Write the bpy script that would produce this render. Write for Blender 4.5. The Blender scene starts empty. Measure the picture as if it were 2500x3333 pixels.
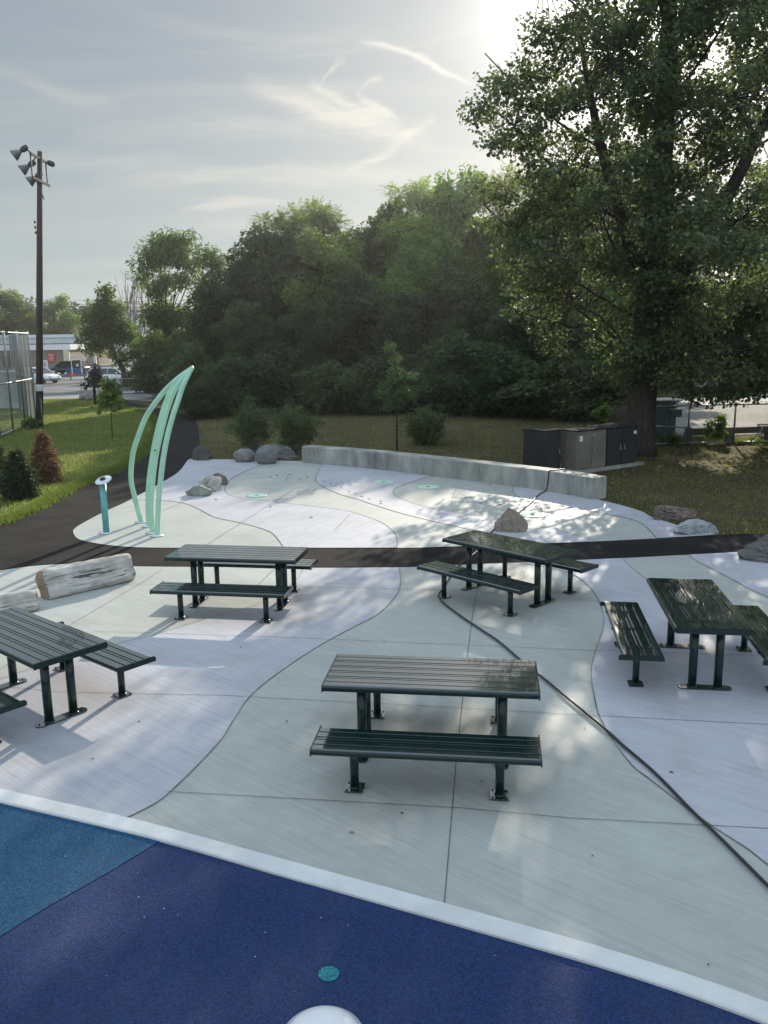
import bpy, math, random
import numpy as np
from mathutils import Vector, Matrix
from mathutils.geometry import tessellate_polygon
random.seed(7)
SC = bpy.context.scene
COL = SC.collection
PI = math.pi
R = math.radians

# ------------------------------------------------------------------ camera model (solved from the picnic tables)
F, PITCH, ROLL, H = 2776.74, 0.1996, -0.0144, 3.6717
KS = 2500 / 1659
def ray(px, py):
    X = px * KS - 1250; Y = py * KS - 1666.5
    a = X * math.cos(ROLL) + Y * math.sin(ROLL); b = -X * math.sin(ROLL) + Y * math.cos(ROLL)
    x = a / F; u = -b / F
    return np.array([x, math.cos(PITCH) + u * math.sin(PITCH), -math.sin(PITCH) + u * math.cos(PITCH)])
CAM = np.array([0, 0, H])
def G(px, py, z=0.0):
    d = ray(px, py); return CAM + d * ((z - H) / d[2])
def at(px, py, Y):
    d = ray(px, py); return CAM + d * (Y / d[1])
def GP(pts): return [tuple(G(*p)[:2]) for p in pts]

cam = bpy.data.objects.new('camera', bpy.data.cameras.new('camera')); COL.objects.link(cam)
r0 = Vector((1, 0, 0)); u0 = Vector((0, math.sin(PITCH), math.cos(PITCH))); f0 = Vector((0, math.cos(PITCH), -math.sin(PITCH)))
cr_ = r0 * math.cos(ROLL) + u0 * math.sin(ROLL); cu_ = -r0 * math.sin(ROLL) + u0 * math.cos(ROLL)
M = Matrix((cr_, cu_, -f0)).transposed().to_4x4(); M.translation = Vector((0, 0, H))
cam.matrix_world = M
cam.data.sensor_fit = 'HORIZONTAL'; cam.data.sensor_width = 36; cam.data.lens = 36 * F / 2500
cam.data.clip_start = 0.1; cam.data.clip_end = 3000
SC.camera = cam

# ------------------------------------------------------------------ sun and sky
AZ, EL = R(17.0), R(20.5)
SUN = Vector((math.sin(AZ) * math.cos(EL), math.cos(AZ) * math.cos(EL), math.sin(EL)))
sl = bpy.data.lights.new('sun', 'SUN'); sl.energy = 5.0; sl.angle = R(0.5); sl.color = (1, .9, .74)
so = bpy.data.objects.new('sun', sl); COL.objects.link(so); so.location = (20, 60, 40)
so.rotation_euler = (-SUN).to_track_quat('-Z', 'Y').to_euler()

W = bpy.data.worlds.new('World'); SC.world = W; W.use_nodes = True
nt = W.node_tree; N = nt.nodes; L = nt.links
for n in list(N): N.remove(n)
class NB:
    def __init__(s, t): s.t = t; s.n = t.nodes; s.l = t.links
    def new(s, typ, **k):
        n = s.n.new(typ)
        for a, v in k.items(): setattr(n, a, v)
        return n
    def put(s, sock, v):
        if hasattr(v, 'is_linked') or isinstance(v, bpy.types.NodeSocket): s.l.new(v, sock)
        else: sock.default_value = v
    def math(s, op, a, b=0.0, c=None, clamp=False):
        n = s.new('ShaderNodeMath', operation=op); n.use_clamp = clamp
        s.put(n.inputs[0], a); s.put(n.inputs[1], b)
        if c is not None: s.put(n.inputs[2], c)
        return n.outputs[0]
    def vmath(s, op, a, b=(0, 0, 0)):
        n = s.new('ShaderNodeVectorMath', operation=op); s.put(n.inputs[0], a); s.put(n.inputs[1], b)
        return n.outputs['Value'] if op in ('DOT_PRODUCT', 'LENGTH', 'DISTANCE') else n.outputs[0]
    def mix(s, fac, a, b, mode='MIX'):
        n = s.new('ShaderNodeMix', data_type='RGBA', blend_type=mode); s.put(n.inputs[0], fac)
        s.put(n.inputs[6], a if not isinstance(a, tuple) else a + (1,) * (4 - len(a)))
        s.put(n.inputs[7], b if not isinstance(b, tuple) else b + (1,) * (4 - len(b)))
        return n.outputs[2]
    def ramp(s, fac, stops):
        n = s.new('ShaderNodeValToRGB'); s.put(n.inputs[0], fac); cr = n.color_ramp
        while len(cr.elements) < len(stops): cr.elements.new(.5)
        for e, (p, c) in zip(cr.elements, stops):
            e.position = p; e.color = (c, c, c, 1) if isinstance(c, (int, float)) else tuple(c) + (1,)
        return n.outputs[0]
    def noise(s, vec, scale, detail=4, rough=.55, dist=0):
        n = s.new('ShaderNodeTexNoise'); n.noise_dimensions = '3D'
        if vec is not None: s.put(n.inputs['Vector'], vec)
        n.inputs['Scale'].default_value = scale; n.inputs['Detail'].default_value = detail
        n.inputs['Roughness'].default_value = rough; n.inputs['Distortion'].default_value = dist
        return n.outputs[0]
    def mapping(s, vec, rot=(0, 0, 0), scale=(1, 1, 1), loc=(0, 0, 0)):
        n = s.new('ShaderNodeMapping'); s.put(n.inputs['Vector'], vec); n.inputs['Rotation'].default_value = rot
        n.inputs['Scale'].default_value = scale; n.inputs['Location'].default_value = loc
        return n.outputs[0]
b = NB(nt)
out = b.new('ShaderNodeOutputWorld'); bg = b.new('ShaderNodeBackground')
sky = b.new('ShaderNodeTexSky', sky_type='NISHITA'); sky.sun_disc = False
sky.sun_elevation = EL; sky.sun_rotation = AZ; sky.dust_density = 2.5; sky.air_density = 1.0; sky.ozone_density = 1.2
tc = b.new('ShaderNodeTexCoord')
dirv = b.vmath('NORMALIZE', tc.outputs['Generated'])
sx = b.new('ShaderNodeSeparateXYZ'); L.new(dirv, sx.inputs[0])
zz = b.math('ADD', b.math('MAXIMUM', sx.outputs[2], 0.0), 0.12)
cx = b.new('ShaderNodeCombineXYZ'); L.new(b.math('DIVIDE', sx.outputs[0], zz), cx.inputs[0]); L.new(b.math('DIVIDE', sx.outputs[1], zz), cx.inputs[1])
P = cx.outputs[0]
sdot = b.math('MAXIMUM', b.vmath('DOT_PRODUCT', dirv, tuple(SUN)), 0.0)
# broad veil in long level bands, then curled mares' tails
veil = b.ramp(b.noise(b.mapping(P, rot=(0, 0, R(4)), scale=(.35, 1.15, 1), loc=(3.1, 1.7, 0)), 1.3, 6, .55, .5), [(.38, 0), (.72, 1)])
warp = b.new('ShaderNodeTexNoise'); L.new(P, warp.inputs['Vector']); warp.inputs['Scale'].default_value = 1.1; warp.inputs['Detail'].default_value = 1
pw = b.vmath('ADD', P, b.vmath('MULTIPLY', b.vmath('SUBTRACT', warp.outputs[1], (.5, .5, .5)), (.9, .9, 0)))
tails = b.ramp(b.noise(b.mapping(pw, rot=(0, 0, R(38)), scale=(.55, 3.0, 1), loc=(.4, 2.2, 0)), 1.5, 7, .6, .35), [(.5, 0), (.74, 1)])
def spot(px, py, w):
    d = ray(px, py); d = d / np.linalg.norm(d)
    return b.math('POWER', b.math('MAXIMUM', b.vmath('DOT_PRODUCT', dirv, tuple(float(c) for c in d)), 0.0), w)
tm = b.math('MULTIPLY', tails, b.math('ADD', spot(800, 250, 45), b.math('MULTIPLY', spot(150, 120, 25), .35)))
# the aircraft trail
a1 = ray(700, 60); a2 = ray(1100, 235); nn = np.cross(a1, a2); nn /= np.linalg.norm(nn)
wob = b.math('MULTIPLY', b.math('SUBTRACT', b.noise(P, 7, 3), .5), .006)
dist = b.math('ABSOLUTE', b.math('ADD', b.vmath('DOT_PRODUCT', dirv, tuple(float(c) for c in nn)), wob))
trail = b.math('MULTIPLY', b.math('SUBTRACT', 1, b.math('DIVIDE', dist, .0085), clamp=True), spot(960, 165, 260))
wu = b.new('ShaderNodeTexNoise'); L.new(P, wu.inputs['Vector']); wu.inputs['Scale'].default_value = 2.4; wu.inputs['Detail'].default_value = 5; wu.inputs['Roughness'].default_value = .6
wsep = b.new('ShaderNodeSeparateXYZ'); L.new(wu.outputs[1], wsep.inputs[0]); ysafe = b.math('MAXIMUM', sx.outputs[1], .05)
TU = b.math('ADD', b.math('DIVIDE', sx.outputs[0], ysafe), b.math('MULTIPLY', b.math('SUBTRACT', wsep.outputs[0], .5), .05))
TV = b.math('ADD', b.math('DIVIDE', sx.outputs[2], ysafe), b.math('MULTIPLY', b.math('SUBTRACT', wsep.outputs[1], .5), .035))
cmb = b.new('ShaderNodeCombineXYZ'); L.new(TU, cmb.inputs[0]); L.new(TV, cmb.inputs[1])
fib = b.ramp(b.noise(b.mapping(cmb.outputs[0], rot=(0, 0, R(18)), scale=(3, 22, 1)), 3.0, 6, .65, .6), [(.3, .25), (.7, 1)])
def wisp(p3, w, amt):
    q_ = [ray(*p) for p in p3]; u_ = [r_[0] / r_[1] for r_ in q_]; v_ = [r_[2] / r_[1] for r_ in q_]; c2, c1, c0 = np.polyfit(u_, v_, 2)
    f_ = b.math('ADD', b.math('MULTIPLY', b.math('ADD', b.math('MULTIPLY', TU, float(c2)), float(c1)), TU), float(c0)); w = w / 1856
    d_ = b.math('DIVIDE', b.math('SUBTRACT', TV, f_), w); pr = b.math('POWER', 2.718, b.math('MULTIPLY', b.math('MULTIPLY', d_, d_), -1.0))
    um, uh = (u_[0] + u_[2]) / 2, abs(u_[2] - u_[0]) / 2
    e_ = b.math('SUBTRACT', 1.0, b.math('POWER', b.math('DIVIDE', b.math('ABSOLUTE', b.math('SUBTRACT', TU, um)), uh), 3.0), clamp=True)
    return b.math('MULTIPLY', b.math('MULTIPLY', pr, e_), amt)
wsum = None
for p3, w, amt in (([(520, 175), (680, 232), (900, 300)], 20, .9), ([(600, 185), (760, 245), (960, 330)], 26, .5), ([(655, 165), (745, 215), (860, 252)], 10, .8), ([(683, 190), (700, 150), (742, 132)], 9, .6), ([(775, 200), (800, 222), (860, 255)], 9, .8), ([(780, 205), (792, 183), (830, 176)], 8, .55),
                   ([(750, 372), (830, 330), (950, 255)], 12, .8), ([(180, 395), (560, 378), (980, 372)], 20, .55), ([(150, 300), (500, 278), (900, 282)], 22, .45), ([(380, 468), (500, 447), (640, 440)], 9, .6), ([(-60, 330), (150, 350), (420, 345)], 14, .3), ([(-80, 130), (80, 185), (260, 225)], 13, .3), ([(400, 500), (650, 485), (900, 470)], 14, .35)):
    x_ = wisp(p3, w, amt); wsum = x_ if wsum is None else b.math('ADD', wsum, x_)
wsum = b.math('ADD', b.math('MULTIPLY', wsum, fib), b.math('MULTIPLY', wisp([(760, 85), (890, 125), (1030, 196)], 6.5, 1.0), .8))
cl = b.math('ADD', b.math('ADD', b.math('MULTIPLY', veil, .24), b.math('MULTIPLY', b.math('POWER', sdot, 14), .18)), b.math('ADD', b.math('MULTIPLY', tm, .25), b.math('MULTIPLY', wsum, 1.15)), clamp=True)
glow = b.math('ADD', b.math('MULTIPLY', b.math('POWER', sdot, 7), 1.1), 0.0)
cb = b.math('ADD', 3.5, glow)
cc = b.new('ShaderNodeCombineXYZ')
L.new(b.math('MULTIPLY', cb, 1.0), cc.inputs[0]); L.new(b.math('MULTIPLY', cb, .985), cc.inputs[1]); L.new(b.math('MULTIPLY', cb, .90), cc.inputs[2])
hz = b.math('POWER', b.math('SUBTRACT', 1, b.math('MAXIMUM', sx.outputs[2], 0), clamp=True), 7)
up_ = b.math('MAXIMUM', sx.outputs[2], 0.0)
base = b.mix(b.ramp(up_, [(0.0, 0), (.34, 1)]), (2.3, 2.75, 2.85), (1.42, 1.80, 2.24))
base = b.mix(.035, base, sky.outputs[0])
lift = b.math('ADD', 1.0, b.math('ADD', b.math('ADD', b.math('MULTIPLY', b.ramp(up_, [(.365, 0), (.45, 1)]), .9), b.math('MULTIPLY', b.ramp(up_, [(.45, 0), (.9, 1)]), 1.1)), b.math('MULTIPLY', b.ramp(b.math('MULTIPLY', sx.outputs[1], -1.0), [(0.0, 0), (.5, 1)]), .9)))  # brightness added to sky out of view, overhead and behind, for ground and tabletops
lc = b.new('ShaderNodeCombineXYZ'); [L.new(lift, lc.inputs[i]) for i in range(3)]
ga = b.math('ADD', b.math('MULTIPLY', b.math('POWER', sdot, 60), .8), b.math('MULTIPLY', b.math('POWER', sdot, 160), 14.0))
gc = b.new('ShaderNodeCombineXYZ'); L.new(ga, gc.inputs[0]); L.new(b.math('MULTIPLY', ga, .985), gc.inputs[1]); L.new(b.math('MULTIPLY', ga, .92), gc.inputs[2])
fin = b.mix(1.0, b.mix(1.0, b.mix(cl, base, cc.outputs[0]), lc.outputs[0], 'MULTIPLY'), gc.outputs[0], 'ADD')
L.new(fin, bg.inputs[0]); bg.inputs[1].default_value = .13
L.new(bg.outputs[0], out.inputs[0])
SC.view_settings.view_transform = 'Standard'; SC.view_settings.look = 'None'; SC.view_settings.gamma = 1
SC.view_settings.exposure = 0.45
SC.cycles.max_bounces = 6; SC.cycles.diffuse_bounces = 3; SC.cycles.transmission_bounces = 4; SC.cycles.transparent_max_bounces = 8
SC.cycles.use_denoising = True; SC.cycles.volume_bounces = 0

# ------------------------------------------------------------------ materials
def mat(name, col, rough=.6, metal=0.0, var=.12, vscale=6.0, bump=0.0, bscale=60.0, col2=None, spec=.5, coat=0.0, stretch=(1, 1, 1), rot=(0, 0, 0), rvar=0.0):
    m = bpy.data.materials.new(name); m.use_nodes = True; q = NB(m.node_tree)
    p = m.node_tree.nodes['Principled BSDF']; t = q.new('ShaderNodeTexCoord'); v = q.mapping(t.outputs['Object'], rot=rot, scale=stretch)
    n = q.noise(v, vscale, 6, .6)
    c2 = col2 or tuple(max(0, c * (1 - 2.2 * var)) for c in col); c1 = col if col2 else tuple(min(1, c * (1 + .9 * var)) for c in col)
    q.put(p.inputs['Base Color'], q.mix(q.ramp(n, [(.3, 0), (.7, 1)]), c2, c1))
    p.inputs['Metallic'].default_value = metal; p.inputs['Specular IOR Level'].default_value = spec; p.inputs['Coat Weight'].default_value = coat
    if rvar: q.put(p.inputs['Roughness'], q.math('ADD', rough - rvar / 2, q.math('MULTIPLY', q.noise(v, vscale * 2.3, 4), rvar)))
    else: p.inputs['Roughness'].default_value = rough
    if bump:
        bn = q.new('ShaderNodeBump'); bn.inputs['Strength'].default_value = bump; bn.inputs['Distance'].default_value = .02
        q.l.new(q.noise(v, bscale, 5, .6), bn.inputs['Height']); q.l.new(bn.outputs[0], p.inputs['Normal'])
    return m
def leafmat(name, col, tcol, tr=.42):
    m = bpy.data.materials.new(name); m.use_nodes = True; q = NB(m.node_tree); p = m.node_tree.nodes['Principled BSDF']
    o = m.node_tree.nodes['Material Output']; g = q.new('ShaderNodeNewGeometry')
    oi = q.new('ShaderNodeObjectInfo'); k = q.math('MULTIPLY', q.math('ADD', .55, q.math('MULTIPLY', g.outputs['Random Per Island'], .9)), q.math('ADD', .68, q.math('MULTIPLY', oi.outputs['Random'], .64)))
    kc = q.new('ShaderNodeCombineXYZ'); hue = q.math('ADD', .8, q.math('MULTIPLY', q.math('FRACT', q.math('MULTIPLY', oi.outputs['Random'], 7.31)), .4)); q.l.new(q.math('MULTIPLY', k, hue), kc.inputs[0]); q.l.new(k, kc.inputs[1]); q.l.new(k, kc.inputs[2])
    q.put(p.inputs['Base Color'], q.mix(1.0, col, kc.outputs[0], 'MULTIPLY')); p.inputs['Roughness'].default_value = .55; p.inputs['Specular IOR Level'].default_value = .3
    t = q.new('ShaderNodeBsdfTranslucent'); q.put(t.inputs[0], q.mix(1.0, tcol, kc.outputs[0], 'MULTIPLY'))
    x = q.new('ShaderNodeMixShader'); x.inputs[0].default_value = tr; q.l.new(p.outputs[0], x.inputs[1]); q.l.new(t.outputs[0], x.inputs[2]); q.l.new(x.outputs[0], o.inputs[0])
    return m
def concrete(name, col, ang, seed):
    m = bpy.data.materials.new(name); m.use_nodes = True; q = NB(m.node_tree); p = m.node_tree.nodes['Principled BSDF']
    t = q.new('ShaderNodeTexCoord').outputs['Object']
    big = q.noise(q.mapping(t, loc=(seed, 0, 0)), .55, 6, .6); mid = q.noise(t, 5, 6, .65)
    v = q.mapping(t, rot=(0, 0, -ang), loc=(seed * 3.1, seed, 0))
    st = q.noise(q.mapping(v, scale=(.45, 15, 1)), 1.6, 5, .7); fine = q.noise(q.mapping(v, scale=(.8, 55, 1)), 1.5, 3, .7); ws = q.noise(q.mapping(v, scale=(.6, 5, 1)), 1.3, 4, .6)
    k = .17
    for nz, am in ((big, .34), (mid, .22), (st, .46), (ws, .24), (fine, .40)): k = q.math('ADD', k, q.math('MULTIPLY', nz, am))
    kc = q.new('ShaderNodeCombineXYZ'); [q.l.new(k, kc.inputs[i]) for i in range(3)]
    c = q.mix(1.0, col, kc.outputs[0], 'MULTIPLY')
    stn = q.ramp(q.noise(q.mapping(t, loc=(seed * 2, 5, 1)), .8, 7, .68, .6), [(.50, 0), (.66, 1)]); c = q.mix(q.math('MULTIPLY', stn, .30), c, (.27, .26, .225))
    wt = q.ramp(q.noise(q.mapping(t, loc=(9, seed, 3)), 2.4, 6, .7, .3), [(.60, 0), (.70, 1)]); c = q.mix(q.math('MULTIPLY', wt, .16), c, (.55, .56, .55))
    spk = q.ramp(q.noise(t, 38, 2, .5), [(.73, 0), (.78, 1)])
    c = q.mix(q.math('MULTIPLY', spk, .25), c, tuple(x * .45 for x in col))
    q.put(p.inputs['Base Color'], c); p.inputs['Roughness'].default_value = .62; p.inputs['Specular IOR Level'].default_value = .35
    bn = q.new('ShaderNodeBump'); bn.inputs['Strength'].default_value = .5; bn.inputs['Distance'].default_value = .004
    q.l.new(q.math('ADD', fine, st), bn.inputs['Height']); q.l.new(bn.outputs[0], p.inputs['Normal'])
    return m
def rubber(name, col):
    m = bpy.data.materials.new(name); m.use_nodes = True; q = NB(m.node_tree); p = m.node_tree.nodes['Principled BSDF']
    t = q.new('ShaderNodeTexCoord').outputs['Object']
    vo = q.new('ShaderNodeTexVoronoi'); q.put(vo.inputs['Vector'], t); vo.inputs['Scale'].default_value = 105
    k = q.ramp(vo.outputs['Color'], [(.1, .5), (.9, 1.5)])
    c = q.mix(1.0, col, k, 'MULTIPLY')
    dust = q.ramp(q.noise(t, .9, 4, .5), [(.42, 0), (.75, 1)])
    c = q.mix(q.math('MULTIPLY', dust, .10), c, (.11, .125, .15))
    fl = q.new('ShaderNodeTexVoronoi'); q.put(fl.inputs['Vector'], t); fl.inputs['Scale'].default_value = 9
    sc = q.new('ShaderNodeSeparateColor'); q.l.new(fl.outputs['Color'], sc.inputs[0])
    f1 = q.math('MULTIPLY', q.math('LESS_THAN', fl.outputs['Distance'], .035), q.math('GREATER_THAN', sc.outputs[0], .55))
    c = q.mix(f1, c, (.55, .55, .55))
    q.put(p.inputs['Base Color'], c); p.inputs['Roughness'].default_value = .75; p.inputs['Specular IOR Level'].default_value = .25
    bn = q.new('ShaderNodeBump'); bn.inputs['Strength'].default_value = .6; bn.inputs['Distance'].default_value = .004
    q.l.new(vo.outputs['Distance'], bn.inputs['Height']); q.l.new(bn.outputs[0], p.inputs['Normal'])
    return m
def turf(name, stops, seed=0):
    m = bpy.data.materials.new(name); m.use_nodes = True; q = NB(m.node_tree); p = m.node_tree.nodes['Principled BSDF']
    t = q.new('ShaderNodeTexCoord').outputs['Object']
    n = q.math('ADD', q.math('MULTIPLY', q.noise(q.mapping(t, loc=(seed, 2, 0)), .45, 6, .65), .6), q.math('MULTIPLY', q.noise(t, 9, 5, .7), .4))
    q.put(p.inputs['Base Color'], q.ramp(n, stops)); p.inputs['Roughness'].default_value = .9; p.inputs['Specular IOR Level'].default_value = .1
    bn = q.new('ShaderNodeBump'); bn.inputs['Strength'].default_value = .8; bn.inputs['Distance'].default_value = .05
    q.l.new(q.noise(t, 22, 5, .7), bn.inputs['Height']); q.l.new(bn.outputs[0], p.inputs['Normal'])
    return m
def rockmat(name, c1, c2, vs=5, sc=(1, 1, 1), rot=(0, 0, 0)):
    return mat(name, c1, .85, col2=c2, vscale=vs, bump=.9, bscale=14, stretch=sc, rot=rot, spec=.2)

def driftwood():
    m = bpy.data.materials.new('driftwood'); m.use_nodes = True; q = NB(m.node_tree); p = m.node_tree.nodes['Principled BSDF']; t = q.new('ShaderNodeTexCoord').outputs['Object']
    g1 = q.noise(q.mapping(t, scale=(.8, 9, 9)), 2.0, 7, .65, .4); g2 = q.noise(q.mapping(t, scale=(.35, 12, 12)), 2.6, 4, .6, .8); pt = q.noise(t, 2.6, 5, .6)
    c = q.mix(q.ramp(g1, [(.3, 0), (.7, 1)]), (.30, .265, .225), (.56, .535, .49)); c = q.mix(q.ramp(pt, [(.48, 0), (.62, .75)]), c, (.66, .64, .60)); c = q.mix(q.ramp(pt, [(.3, .6), (.42, 0)]), c, (.25, .17, .11))
    ck = q.ramp(g2, [(.34, 1), (.40, 0)]); c = q.mix(q.math('MULTIPLY', ck, .85), c, (.05, .042, .035)); q.put(p.inputs['Base Color'], c); p.inputs['Roughness'].default_value = .9; p.inputs['Specular IOR Level'].default_value = .15
    bn = q.new('ShaderNodeBump'); bn.inputs['Strength'].default_value = 1.0; bn.inputs['Distance'].default_value = .03
    q.l.new(q.math('SUBTRACT', g1, q.math('MULTIPLY', ck, .6)), bn.inputs['Height']); q.l.new(bn.outputs[0], p.inputs['Normal']); return m
GREEN_C, LAV_C = (.365, .378, .35), (.395, .396, .428)
M_ = dict(
    cg=concrete('grey_green_concrete', GREEN_C, R(-40), 1.0), cl=concrete('lavender_concrete', LAV_C, R(-40), 4.0),
    pg=concrete('pad_grey_green_concrete', GREEN_C, R(66), 2.0), pl=concrete('pad_lavender_concrete', LAV_C, R(66), 7.0),
    kerb=mat('white_concrete', (.62, .62, .605), .75, var=.07, vscale=2.5, bump=.25, bscale=60, spec=.3),
    joint=mat('joint_sealant', (.12, .12, .115), .9, var=.3, vscale=3), saw=mat('saw_cut', (.06, .06, .06), .9),
    asphalt=mat('asphalt', (.023, .0205, .0195), .95, var=.25, vscale=1.2, bump=.5, bscale=160, spec=.12),
    street=mat('street_asphalt', (.17, .17, .17), .9, var=.2, vscale=.4), lot=mat('lot_asphalt', (.26, .25, .24), .9, var=.15, vscale=.5),
    green=mat('dark_green_powder_coat', (.006, .021, .019), .22, var=.1, vscale=3, spec=.5, coat=0.0, rvar=.06),
    top=mat('glossy_green_powder_coat', (.006, .022, .020), .16, var=.08, vscale=3, spec=1.0, coat=1.0, rvar=.05),
    steel=mat('galvanised_steel', (.4, .41, .41), .4, .8, vscale=8), wire=mat('fence_wire', (.20, .205, .205), .5, .6),
    bolt=mat('bolt_steel', (.03, .04, .04), .4, .6),
    wallc=mat('board_formed_concrete', (.35, .35, .315), .8, var=.28, vscale=2.2, bump=.35, bscale=40, stretch=(1, 1, .35)),
    wood=driftwood(),
    woodend=mat('driftwood_end', (.36, .28, .19), .9, col2=(.20, .15, .10), vscale=9, bump=.6, bscale=20, spec=.15),
    mint=mat('mint_green_paint', (.40, .66, .49), .32, var=.06, vscale=4, coat=.2), teal=mat('teal_paint', (.13, .42, .42), .35, var=.12, vscale=6),
    clear=mat('pale_nozzle_plastic', (.62, .70, .72), .15, var=.05, coat=.5), black=mat('black_plastic', (.012, .012, .012), .45),
    jet=mat('mint_grate', (.45, .66, .49), .45, var=.1, vscale=9), jett=mat('aqua_grate', (.40, .66, .58), .45, var=.1, vscale=9), drain=mat('drain_metal', (.17, .175, .18), .5, .5),
    cabb=mat('black_cabinet_paint', (.022, .023, .024), .5, var=.2, vscale=2), cabt=mat('matt_cabinet_top', (.05, .05, .048), .95, var=.3, vscale=5, spec=.05), cabs=mat('tan_steel_cabinet', (.23, .21, .17), .45, .4, var=.18, vscale=1.3),  # cabinet tops: matt dark grey, gloss cut against the sun's glancing reflection
    label=mat('white_label', (.75, .75, .72), .6), bark=mat('bark', (.10, .085, .07), .95, col2=(.035, .03, .025), vscale=7, bump=1.0, bscale=16, stretch=(3, 3, .5), spec=.1),
    twig=mat('grey_twig', (.17, .15, .13), .9), pole=mat('creosote_pole', (.07, .055, .045), .9, var=.3, vscale=5, stretch=(6, 6, .4)),
    lampm=mat('lamp_housing', (.05, .052, .055), .7), lampr=mat('lamp_reflector', (.14, .155, .17), .4, .3),
    hose=mat('black_rubber_hose', (.018, .02, .02), .42), white=mat('white_paint', (.74, .75, .76), .4, var=.05), fasc=mat('pale_fascia', (.62, .66, .70), .5, var=.06, vscale=1),
    tan=mat('tan_stucco', (.24, .205, .165), .9, var=.1), cream=mat('cream_pilaster', (.60, .55, .42), .8), red=mat('red_sign', (.55, .05, .07), .5), blue=mat('blue_paint', (.03, .09, .28), .5),
    glass=mat('dark_glass', (.015, .018, .02), .08, spec=.8), tyre=mat('tyre', (.02, .02, .02), .85), rim=mat('wheel_rim', (.5, .5, .52), .35, .8),
    carw=mat('white_car_paint', (.78, .79, .80), .22, var=.02, coat=.6), carg=mat('green_car_paint', (.035, .05, .045), .25, var=.05, coat=.6),
    orange=mat('orange_reflector', (.7, .12, .03), .5), brick=mat('dull_brick', (.20, .13, .11), .9, var=.2, vscale=3), door=mat('grey_door', (.34, .36, .38), .6),
    shing=mat('roof_shingle', (.11, .11, .12), .9, var=.2, vscale=4), clap=mat('white_clapboard', (.66, .68, .70), .7), timber=mat('grey_timber', (.16, .14, .12), .9, var=.25, vscale=4, stretch=(.4, 4, 4)),
    dump=mat('grey_green_metal', (.13, .165, .165), .6, var=.18, vscale=2), roofm=mat('pale_corrugated', (.70, .70, .68), .4, .2),
    concw=mat('pale_concrete_wall', (.42, .43, .42), .9, var=.2, vscale=.8),
    r_blue=rubber('indigo_rubber', (.010, .0265, .092)), r_teal=rubber('teal_blue_rubber', (.007, .060, .128)), r_spot=rubber('teal_rubber', (.02, .17, .20)),
    lawn=turf('lawn_soil', [(.28, (.04, .06, .018)), (.5, (.085, .11, .03)), (.72, (.18, .16, .06))]),
    dry=turf('dry_lawn_soil', [(.3, (.036, .042, .019)), (.5, (.075, .063, .035)), (.72, (.17, .132, .08))], 5),
    blade=leafmat('grass_blades', (.105, .145, .032), (.27, .36, .06), .42), bladed=leafmat('dry_grass_blades', (.10, .108, .038), (.27, .28, .08), .42),
    maple=leafmat('maple_leaf', (.060, .080, .040), (.15, .20, .065), .38), dense=leafmat('dark_leaf', (.038, .060, .024), (.10, .17, .03), .34),
    light=leafmat('light_leaf', (.095, .135, .038), (.29, .40, .07), .47), mid=leafmat('mid_leaf', (.070, .105, .032), (.21, .32, .05), .45),
    shrub=leafmat('shrub_leaf', (.062, .090, .030), (.14, .22, .05), .35), conif=leafmat('juniper_needles', (.050, .075, .030), (.09, .13, .04), .25),
    rust=leafmat('browned_needles', (.19, .125, .070), (.23, .14, .07), .3), sap=leafmat('sapling_leaf', (.09, .14, .035), (.26, .40, .07), .45), darkl=leafmat('purple_leaf', (.025, .022, .025), (.04, .03, .03), .2),
)

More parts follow.
